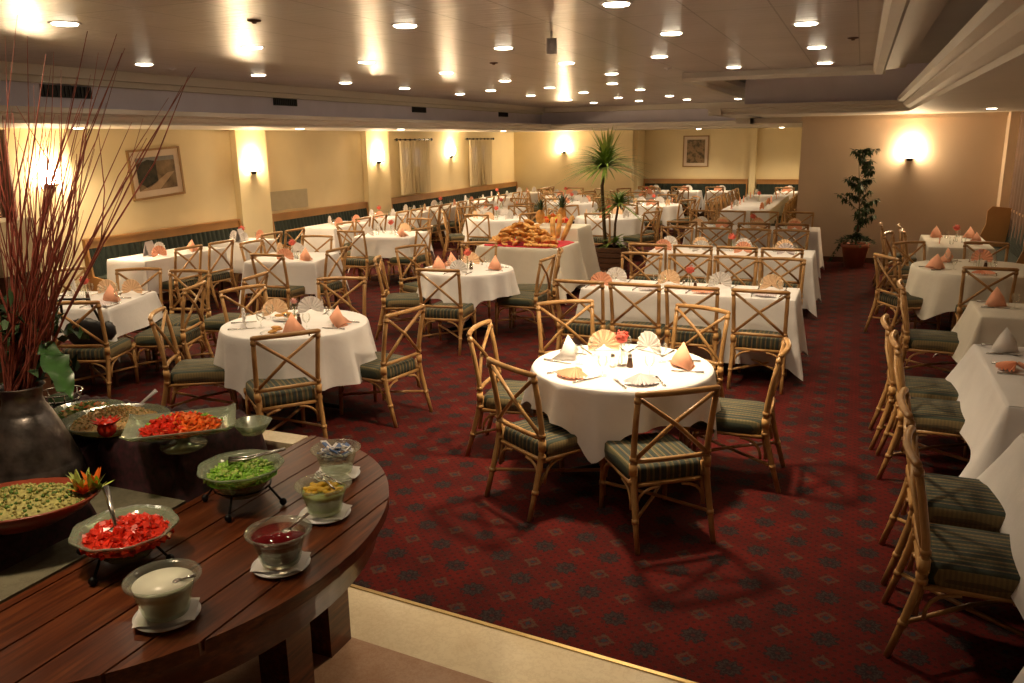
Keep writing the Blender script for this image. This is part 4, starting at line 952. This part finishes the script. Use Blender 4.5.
ap.add(vs, [(k, k + 1, 2 * Q + k + 1, 2 * Q + k) for k in range(n)] + [(Q + k + 1, Q + k, 3 * Q + k, 3 * Q + k + 1) for k in range(n)] + [(k + 1, k, Q + k, Q + k + 1) for k in range(n)])
ap.build('apron', 'plank', bt)
for (x, y) in ((.40, .52), (.45, .18), (.40, -.62), (.12, -.8)): MB().box(x - .07, x + .07, y - .075, y + .075, 0, HZ - .045).build('leg', 'plank', bt)

# central plinth with velvet
pz = thing('display_plinth', 'dark velvet-draped plinth with pale stone rim behind the plank table', 'stand', (0, 0, 0))
MB().box(-3.9, -2.43, .9, 3.04, 0, .66).build('box', 'dwood', pz)
MB().box(-3.96, -2.42, 3.04, 3.16, .60, .74).build('stone_rim', 'cream', pz); MB().box(-2.95, -2.44, 1.15, 2.36, .66, .735).build('stone_slab', 'slab', pz)
def velvetz(x, y):
    def blk(x0, x1, y0, y1, h, s_=.05):
        fx = min(x - x0, x1 - x) / s_; fy = min(y - y0, y1 - y) / s_; f_ = max(0, min(1, min(fx, fy) + .5)); return h * f_ * f_ * (3 - 2 * f_)
    return .672 + max(blk(-2.98, -2.50, 2.40, 2.94, .25), blk(-3.9, -2.98, 2.2, 3.0, .20), blk(-3.9, -2.62, 1.0, 2.1, .17)) + .012 * math.sin(x * 34) * math.sin(y * 27 + 1) + .006 * math.sin(x * 90 + y * 40)
vm = MB(); nx_, ny_ = 90, 110; vs = []
for j in range(ny_ + 1):
    for i in range(nx_ + 1):
        x = -3.9 + 1.47 * i / nx_; y = .92 + 2.11 * j / ny_; vs.append((x, y, velvetz(x, y)))
vm.add(vs, [(j * (nx_ + 1) + i, j * (nx_ + 1) + i + 1, (j + 1) * (nx_ + 1) + i + 1, (j + 1) * (nx_ + 1) + i) for j in range(ny_) for i in range(nx_)])
tag(vm.build('velvet_drape', 'velvet'), 'crumpled maroon velvet cloth covering the plinth under the salad bowls', 'cloth')

# ---------------------------------------------------------------- salad bar dishes
def glass_bowl(name, lab, loc, r, h, foot=.55, mat='gglass', wob=0, thick=.007, sx=1, sy=1, rz=0, cat='bowl'):
    w_ = (lambda t_: wob * math.cos(9 * t_)) if wob else None
    prof = [(.001, .004), (r * foot, .004), (r * foot * 1.08, .02), (r * .80, h * .72), (r * .88, h * .86), (r, h), (r * .985, h + .008), (r * .86, h * .93), (r * .80 - thick, h * .80), (r * foot, .02), (.001, .012)]
    o = MB().lathe(prof, 40, wob=w_, sx=sx, sy=sy).build(name, mat, None, loc, rz); return tag(o, lab, cat)
def saucer(x, y, what):
    t = thing('saucer', 'white saucer under the ' + what, 'saucer', (x, y, HZ + .001))
    r = .098; MB().lathe([(.001, .004), (r * .6, .004), (r * .65, .006), (r, .015), (r * .98, .011), (r * .6, .0005), (.001, .0005)], 36).build('dish', 'china', t)
    nz = MB(); k = 9; vs = []; S = .078
    for j in range(k):
        for i in range(k):
            u, v = i / (k - 1) * 2 - 1, j / (k - 1) * 2 - 1; d = max(abs(u), abs(v)); vs.append((S * u * 1.12, S * v * .85, .016 + .004 * d ** 3 + .003 * math.sin(i * 2 + j)))
    nz.add(vs, [(j * k + i, j * k + i + 1, (j + 1) * k + i + 1, (j + 1) * k + i) for j in range(k - 1) for i in range(k - 1)])
    tag(nz.build('paper_napkin', 'paper', None, (x, y, HZ + .001), R.uniform(.2, .9)), 'folded white paper napkin between the saucer and the ' + what, 'napkin')
CUPS = [(-1.84, 1.655, 'glass bowl of white dressing', 1.05), (-1.71, 2.035, 'glass bowl of dark red sauce', 1.04), (-1.80, 2.42, 'glass bowl of yellow pickles', 1.02), (-1.975, 2.76, 'glass bowl of sugar sachets', 1.0)]
for x, y, what, k_ in CUPS:
    saucer(x, y, what)
    o = MB().lathe([(p * k_, q * k_) for p, q in ((.001, .003), (.060, .003), (.064, .012), (.084, .082), (.090, .094), (.106, .108), (.107, .114), (.098, .115), (.086, .103), (.080, .082), (.060, .016), (.001, .012))], 44).build('glass_cup', 'cupg', None, (x, y, HZ + .020))
    tag(o, 'wide rimmed ' + what + ' on a white saucer', 'bowl')
def fill(name, lab, i, h, mat, cat):
    x, y, _, k_ = CUPS[i]; rr_ = lambda z: .059 + (.080 - .059) * (z - .016) / .066 if z < .083 else .080 + (z - .083) * .3
    zs = [.014 + (h - .014) * q / 5 for q in range(6)]
    o = MB().lathe([(.001, .013 * k_)] + [(rr_(z) * k_ * .985, z * k_) for z in zs] + [(.001, h * k_ + .0015)], 40).build(name, mat, None, (x, y, HZ + .020)); return tag(o, lab, cat)
fill('white_dressing', 'creamy white dressing filling the nearest glass bowl', 0, .098, 'cream_s', 'sauce')
fill('red_sauce', 'dark red sauce filling the second glass bowl', 1, .100, 'redsauce', 'sauce')
fill('pickle_layer', 'pale pickle slices under the yellow peppers', 2, .084, 'plett', 'food')
def spoon(lab, p, q, r=.004, bowl=.018, mat='steel'):
    t = thing('spoon', lab, 'spoon', p); P1 = Vector(q) - Vector(p); MB().tube([(0, 0, 0), P1 * .5, P1], [r * .8, r, r * 1.5], 8).build('handle', mat, t); MB().ball((0, 0, 0), bowl, bowl * 1.4, .006, 12, 6).build('spoon_bowl', mat, t)
spoon('small steel spoon resting in the dark red sauce', (-1.70, 2.065, .872), (-1.65, 2.125, .92)); spoon('small dark spoon tip in the white dressing', (-1.805, 1.675, .872), (-1.755, 1.70, .888), .004, .012)
x, y = CUPS[2][:2]
for k in range(36):
    a_ = R.uniform(0, 6.28); q = math.sqrt(R.random()) * .068; mb = MB(); mb.tube(arc((-.016, 0, 0), (0, .012, 0), (.018, 0, 0), 4), [.003, .008, .009, .007, .003], 7)
    tag(mb.build('yellow_pickle', 'yellow', None, (x + q * math.cos(a_), y + q * math.sin(a_), HZ + .108 + .016 * (1 - q / .06) + (k % 3) * .003), R.uniform(0, 6)), 'small yellow pickled pepper in the third glass bowl', 'pickle', 'yellow pickles')
for (dx, lab) in ((0, 'lower'), (.014, 'upper')):
    t = thing('serving_fork', lab + ' of two steel forks across the yellow pickles', 'fork', (x - .02, y + .02 + dx * 1.4, HZ + .144 + dx * .3), math.radians(-32 + dx * 600)); MB().tube([(0, 0, 0), (.05, 0, .004), (.12, 0, .0)], .0035).build('handle', 'iron' if 0 else 'steel', t)
    mb = MB(); [mb.tube([(-.01, -.009 + .009 * k, 0), (-.05, -.010 + .010 * k, .0)], .0018, 6) for k in range(3)]; mb.tube([(-.01, -.01, 0), (-.01, .01, 0)], .003, 6); mb.tube([(-.01, 0, 0), (0, 0, 0)], .003, 6); mb.build('tines', 'steel', t)
x, y = CUPS[3][:2]
for k in range(30):
    a_ = R.uniform(0, 6.28); q = math.sqrt(R.random()) * .055; mb = MB(); mb.box(-.027, .027, -.017, .017, -.0025, .0025); mb.cur = 1; mb.box(-.014, .027, -.0171, .004, -.0028, .0028)
    o = mb.build('sugar_sachet', ['paper', 'blue'], None, (x + q * math.cos(a_), y + q * math.sin(a_), HZ + .085 + .062 * (k / 30) - .0 * q)); o.rotation_euler = (R.uniform(-.6, .6), R.uniform(-.6, .6), R.uniform(0, 6))
    tag(o, 'white and blue paper sachet in the farthest small glass bowl', 'sachet', 'sugar sachets')
# larger bowls on wire stands
def wire_stand(lab, c, r, zt, feet):
    t = thing('wire_stand', lab, 'stand', (c[0], c[1], 0)); mb = MB(); mb.tube([(r * math.cos(a_ * PI / 8), r * math.sin(a_ * PI / 8), zt) for a_ in range(17)], .004, 6).build('ring', 'iron', t)
    for a_ in feet: a_ = math.radians(a_); MB().tube([(r * math.cos(a_), r * math.sin(a_), zt), (r * 1.5 * math.cos(a_), r * 1.5 * math.sin(a_), HZ + .012)], .005, 6).ball((r * 1.5 * math.cos(a_), r * 1.5 * math.sin(a_), HZ + .0155), .015).build('leg', 'iron', t)
wire_stand('black wire stand under the bowl of lettuce', (-2.175, 2.40), .11, .83, (15, -70, 105, 195)); wire_stand('black wire stand under the bowl of tomatoes', (-2.26, 1.88), .115, .825, (15, -75, 100, 190))
glass_bowl('glass_bowl', 'wavy green glass bowl of chopped lettuce on a wire stand', (-2.165, 2.39, .80), .165, .115, .45, wob=.02)
glass_bowl('glass_bowl', 'wavy green glass bowl of chopped tomatoes on a wire stand', (-2.235, 1.88, .775), .172, .10, .45, wob=.025)
def heap(name, lab, c, rx, ry, h, pieces, cat, rz=0, base=None, fn=None, n=260, sd=1, flat=.3):
    rr = random.Random(sd); mb = MB(); mats = list(dict.fromkeys([base] + [p for p in pieces])); mb.cur = 0
    prof = [(1.0, 0), (.9, h * .25), (.7, h * .55), (.4, h * .85), (.001, h)]
    vs = []; N_ = 28
    for f_, z in prof:
        for j in range(N_): t_ = 2 * PI * j / N_; vs.append((rx * f_ * math.cos(t_), ry * f_ * math.sin(t_), z + rr.uniform(-.003, .003)))
    mb.add(vs, [(i * N_ + j, i * N_ + (j + 1) % N_, (i + 1) * N_ + (j + 1) % N_, (i + 1) * N_ + j) for i in range(4) for j in range(N_)])
    for k in range(n):
        a_ = rr.uniform(0, 6.283); q = math.sqrt(rr.random()) * .97; x, y = rx * q * math.cos(a_), ry * q * math.sin(a_); z = h * (1 - q ** 1.8) + rr.uniform(0, .008)
        pm = pieces[k % len(pieces)] if fn is None else fn(x / rx, y / ry, rr); mb.cur = mats.index(pm); ro = Matrix.Rotation(rr.uniform(0, 6.28), 3, 'Z') @ Matrix.Rotation(rr.uniform(-.7, .7), 3, 'X') @ Matrix.Rotation(rr.uniform(-.7, .7), 3, 'Y')
        PIECE[name](mb, (x, y, z), ro, rr)
    o = mb.build(name, mats, None, c, rz); return tag(o, lab, cat, kind='stuff')
PIECE = dict(
    chopped_tomato=lambda m_, c, ro, rr: m_.obox(c, rr.uniform(.012, .022), rr.uniform(.006, .011), rr.uniform(.003, .006), ro),
    chopped_lettuce=lambda m_, c, ro, rr: m_.tube([Vector(c) + ro @ Vector((-.014, 0, 0)), Vector(c) + ro @ Vector((0, .004, .003)), Vector(c) + ro @ Vector((.014, 0, 0))], [.003, .007, .003], 5),
    grain_salad=lambda m_, c, ro, rr: m_.ball(c, rr.uniform(.004, .008), n=5, m=4), pasta_salad=lambda m_, c, ro, rr: m_.ball(c, rr.uniform(.004, .008), .004, .004, 5, 4, 0, ro),
    mixed_salad=lambda m_, c, ro, rr: m_.obox(c, rr.uniform(.006, .014), rr.uniform(.004, .009), .003, ro), carrot_tomato_mix=lambda m_, c, ro, rr: m_.obox(c, rr.uniform(.014, .026), rr.uniform(.004, .006), .004, ro))
heap('chopped_lettuce', 'chopped green lettuce heaped in the wavy glass bowl', (-2.165, 2.39, .877), .138, .138, .040, ['lett', 'lett', 'plett'], 'salad', base='lett', n=330, sd=2)
heap('chopped_tomato', 'chopped red tomatoes heaped in the wavy glass bowl', (-2.235, 1.88, .838), .145, .145, .045, ['tom'], 'salad', base='tom', n=330, sd=3)
spoon('long handled steel spoon standing in the chopped tomatoes', (-2.24, 1.85, .885), (-2.36, 1.93, .985), .008, .022)
tg = thing('tongs', 'steel tongs lying across the chopped lettuce', 'tongs', (-2.17, 2.42, .927), math.radians(38))
for s_ in (-1, 1): MB().tube([(-.06, s_ * .016, .006), (.02, s_ * .012, .008), (.16, s_ * .003, .03)], [.010, .005, .006], 8).build('arm', 'steel', tg)
# tabbouleh in terracotta oval bowl
def oval_bowl(name, lab, c, rx, ry, h, mat, rz):
    o = MB().lathe([(.001, 0), (.5, 0), (.82, h * .5), (1.0, h), (.97, h + .006), (.78, h * .6), (.4, .02), (.001, .02)], 40, sx=rx, sy=ry).build(name, mat, None, c, rz); return tag(o, lab, 'bowl')
Z1 = .845
oval_bowl('terracotta_bowl', 'large terracotta bowl of green grain salad at the left edge', (-2.68, 1.82, Z1), .275, .19, .085, 'tpot', math.radians(38))
heap('grain_salad', 'green speckled grain salad heaped in the terracotta bowl', (-2.68, 1.82, Z1 + .062), .245, .165, .055, ['tab', 'tab', 'herb'], 'salad', math.radians(38), 'tab', n=700, sd=5)
for k in range(6):
    t_, mb = spiky('x', 'x', (0, 0, 0), 7, .085, .016, 'plett', (.5, 1.5), None, 'food', .1, 30 + k); bpy.data.objects.remove(t_)
    o = mb.build('pepper_garnish', ['plett', 'orange', 'plett', 'plett', 'orange', 'lett'][k], None, (-2.50 + .022 * (k % 3) - .02, 1.97 + .02 * (k // 2) - .02, Z1 + .085)); tag(o, 'frilly cut garnish on the rim of the terracotta bowl', 'garnish', 'cut pepper garnishes')
oval_bowl('glass_platter_bowl', 'round green glass bowl of yellow grain salad', (-3.03, 2.58, .875), .235, .205, .075, 'gglass', .5)
heap('pasta_salad', 'yellow grain salad heaped in the round green glass bowl', (-3.03, 2.58, .925), .20, .18, .065, ['pasta', 'pasta', 'tab', 'bread'], 'salad', 0, 'pasta', n=700, sd=6)
t = thing('tomato_flower', 'carved red tomato flower on the yellow grain salad', 'garnish', (-2.89, 2.41, .985))
mb = MB()
for k in range(12): a_ = k * PI / 6; leafy(mb, Vector((.012 * math.cos(a_), .012 * math.sin(a_), -.01)), Vector((math.cos(a_), math.sin(a_), .8)), .068, .018)
mb.build('petals', 'tom', t); MB().ball((0, 0, -.008), .04, n=12).build('heart', 'tom', t)
spoon('pale serving spoon between the two grain salads', (-3.03, 2.72, .97), (-3.0, 2.80, 1.02), .007, .02, 'china')
oval_bowl('glass_platter_bowl', 'green glass bowl of mixed chopped salad behind the jug', (-3.30, 2.66, .865), .17, .15, .07, 'gglass', .5)
heap('mixed_salad', 'mixed green and orange chopped salad behind the jug', (-3.30, 2.66, .91), .14, .125, .045, ['herb', 'pasta', 'orange', 'herb', 'plett'], 'salad', 0, 'tab', n=260, sd=7)
bk = thing('wire_basket', 'small dark wire basket behind the jug', 'basket', (-3.62, 2.78, .885)); mb = MB()
for z, r_ in ((0, .07), (.035, .085), (.07, .10)): mb.tube([(r_ * math.cos(a_ * PI / 8), r_ * math.sin(a_ * PI / 8), z) for a_ in range(17)], .004, 6)
for a_ in range(12): q = a_ * PI / 6; mb.tube([(.07 * math.cos(q), .07 * math.sin(q), 0), (.10 * math.cos(q), .10 * math.sin(q), .07)], .003, 5)
mb.build('wires', 'steel', bk); MB().ball((0, 0, .03), .07, .07, .03, 12, 6, .2).build('lining', 'dleaf', bk)
# square glass platter with carrot and tomato
pc = (-2.53, 2.47, .985); pr = math.radians(40)
mb = MB(); nn = 12; vs = []
for j in range(nn + 1):
    for i in range(nn + 1): u, v = i / nn * 2 - 1, j / nn * 2 - 1; d = max(abs(u), abs(v)); vs.append((.215 * u, .15 * v, .05 * max(0, d - .45) ** 1.3 * 2.0 + (.012 if abs(u) > .95 and abs(v) > .95 else 0)))
mb.add(vs, [(j * (nn + 1) + i, j * (nn + 1) + i + 1, (j + 1) * (nn + 1) + i + 1, (j + 1) * (nn + 1) + i) for j in range(nn) for i in range(nn)])
o = mb.build('glass_platter', 'gglass', None, pc, pr); o.modifiers.new('s', 'SOLIDIFY').thickness = .006; tag(o, 'rectangular green glass platter of carrot and tomato strips', 'platter')
tag(MB().lathe([(.001, 0), (.09, 0), (.095, .01), (.03, .02), (.03, .05), (.08, .062), (.001, .062)], 24).build('platter_foot', 'gglass', None, (-2.53, 2.47, .918)), 'round glass stand under the rectangular platter', 'stand')
tag(MB().lathe([(.001, 0), (.05, 0), (.085, .05), (.08, .05), (.045, .01), (.001, .01)], 24, wob=lambda t_: .03 * math.cos(7 * t_)).build('glass_dish', 'gglass', None, (-2.36, 2.70, .925)), 'small wavy glass dish peeping out behind the rectangular platter', 'dish')
def cfn(u, v, rr):
    if u > .25 and v > .1: return 'lett' if rr.random() < .6 else 'tom'
    if u < -.2 and v > .2: return 'lett' if rr.random() < .45 else 'orange'
    if u < -.05: return 'tom'
    return 'orange'
heap('carrot_tomato_mix', 'strips of carrot and tomato heaped on the rectangular platter', (pc[0], pc[1], pc[2] + .010), .160, .108, .055, ['tom', 'orange', 'lett'], 'salad', pr, 'orange', fn=cfn, n=420, sd=8)

# ---------------------------------------------------------------- jug with twigs
JX, JY, JZ = -3.08, 2.19, .70
jt = thing('metal_jug', 'old dark pewter jug full of red twigs at the left edge', 'jug', (JX, JY, JZ))
MB().lathe([(.001, 0), (.14, 0), (.178, .04), (.194, .10), (.188, .17), (.180, .18), (.178, .19), (.155, .26), (.122, .345), (.10, .395), (.094, .40), (.093, .41), (.080, .43), (.074, .455), (.080, .50), (.092, .51), (.085, .512), (.07, .50), (.062, .46), (.001, .40)], 36).build('body', 'jug', jt)
MB().tube([(-.07, -.02, .47), (-.16, -.05, .44), (-.19, -.06, .32), (-.16, -.05, .22)], .012).build('handle', 'jug', jt)
TL = 'thin bare red twig fanning up out of the pewter jug'
rr = random.Random(21)
for k in range(72):
    a_ = rr.uniform(0, 6.28)
    if k < 56: top = Vector((rr.gauss(.36, .17), rr.gauss(.02, .11), rr.uniform(.7, 1.42)))
    else: top = Vector((rr.uniform(-.12, .75), rr.uniform(-.25, .4), rr.uniform(1.0, 1.45)))
    b_ = Vector((.03 * math.cos(a_), .03 * math.sin(a_), .30)); nk = Vector((.055 * math.cos(a_), .055 * math.sin(a_), .50)); tp = top + Vector((0, 0, .45)); r0 = rr.uniform(.0022, .0050)
    ps = [b_, nk] + [nk.lerp(tp, f_) + Vector((rr.gauss(0, .016), rr.gauss(0, .016), 0)) + Vector((-(tp.x - nk.x), -(tp.y - nk.y), 0)) * .05 * f_ * (1 - f_) for f_ in (.25, .5, .75, 1)]
    mb = MB(); mb.tube(ps, [r0, r0, r0, r0 * .8, r0 * .6, r0 * .25], 5)
    if k % 3 == 0: mb.tube([ps[3], ps[3] + Vector((rr.uniform(-.05, .1), rr.uniform(-.05, .05), .2)), ps[3] + Vector((rr.uniform(-.05, .2), 0, .42))], [r0 * .6, r0 * .5, r0 * .2], 5)
    tag(mb.build('twig', 'twig', None, (JX, JY, JZ)), TL, 'twig', 'red twigs in the jug')
def bigleaf(name, lab, c, d, L_, w_, mat):
    t = thing(name, lab, 'leaf', c); mb = MB(); n = 10; vs = []; d = Vector(d).normalized(); s_ = d.cross(Vector((0, 0, 1))).normalized(); u = s_.cross(d)
    for i in range(n + 1):
        f_ = i / n; ww = w_ * math.sin(PI * min(1, f_ * .93 + .07)) ** .8 * (1 - .12 * (i % 2)); p = d * L_ * f_ - Vector((0, 0, L_ * .35 * f_ * f_)); vs += [p - s_ * ww + u * .02 * math.sin(i * 2), p - u * .015, p + s_ * ww + u * .02 * math.cos(i * 2)]
    mb.add(vs, [(i * 3 + c_, i * 3 + c_ + 1, i * 3 + c_ + 4, i * 3 + c_ + 3) for i in range(n) for c_ in (0, 1)]); mb.build('blade', mat, t); MB().tube([(0, 0, 0), -d * .08 + Vector((0, 0, -.05))], .003, 5).build('stalk', mat, t)
bigleaf('broad_leaf', 'broad green leaf hanging right of the twigs above the jug', (JX + .15, JY + .02, 1.40), (.75, -.2, -.62), .22, .055, 'mleaf'); bigleaf('broad_leaf', 'smaller green leaf behind the broad hanging leaf', (JX + .10, JY + .10, 1.43), (.75, .3, .1), .15, .035, 'mleaf')
fo = MB()
for k in range(150): leafy(fo, Vector((rr.uniform(-.30, .12), rr.uniform(-.1, .2), rr.uniform(.5, .85))), Vector((rr.uniform(-1, 1), rr.uniform(-1, 1), rr.uniform(-1, 1))), rr.uniform(.05, .11), rr.uniform(.015, .03))
tag(fo.build('foliage', 'dleaf', None, (JX, JY, JZ)), 'dark green foliage bunched around the base of the twigs', 'foliage', kind='stuff')

# draped stand at the left edge
ds = thing('covered_stand', 'box-shaped stand under a beige striped cover at the left edge', 'stand', (-5.85, 4.02, 0), .35)
mb = MB(); mb.box(-.30, .30, -.22, .22, 1.26, 1.64)
mb.build('cover', 'linen', ds); MB().box(-.29, .29, -.2, .2, 0, 1.26).build('cabinet', 'dwood', ds)
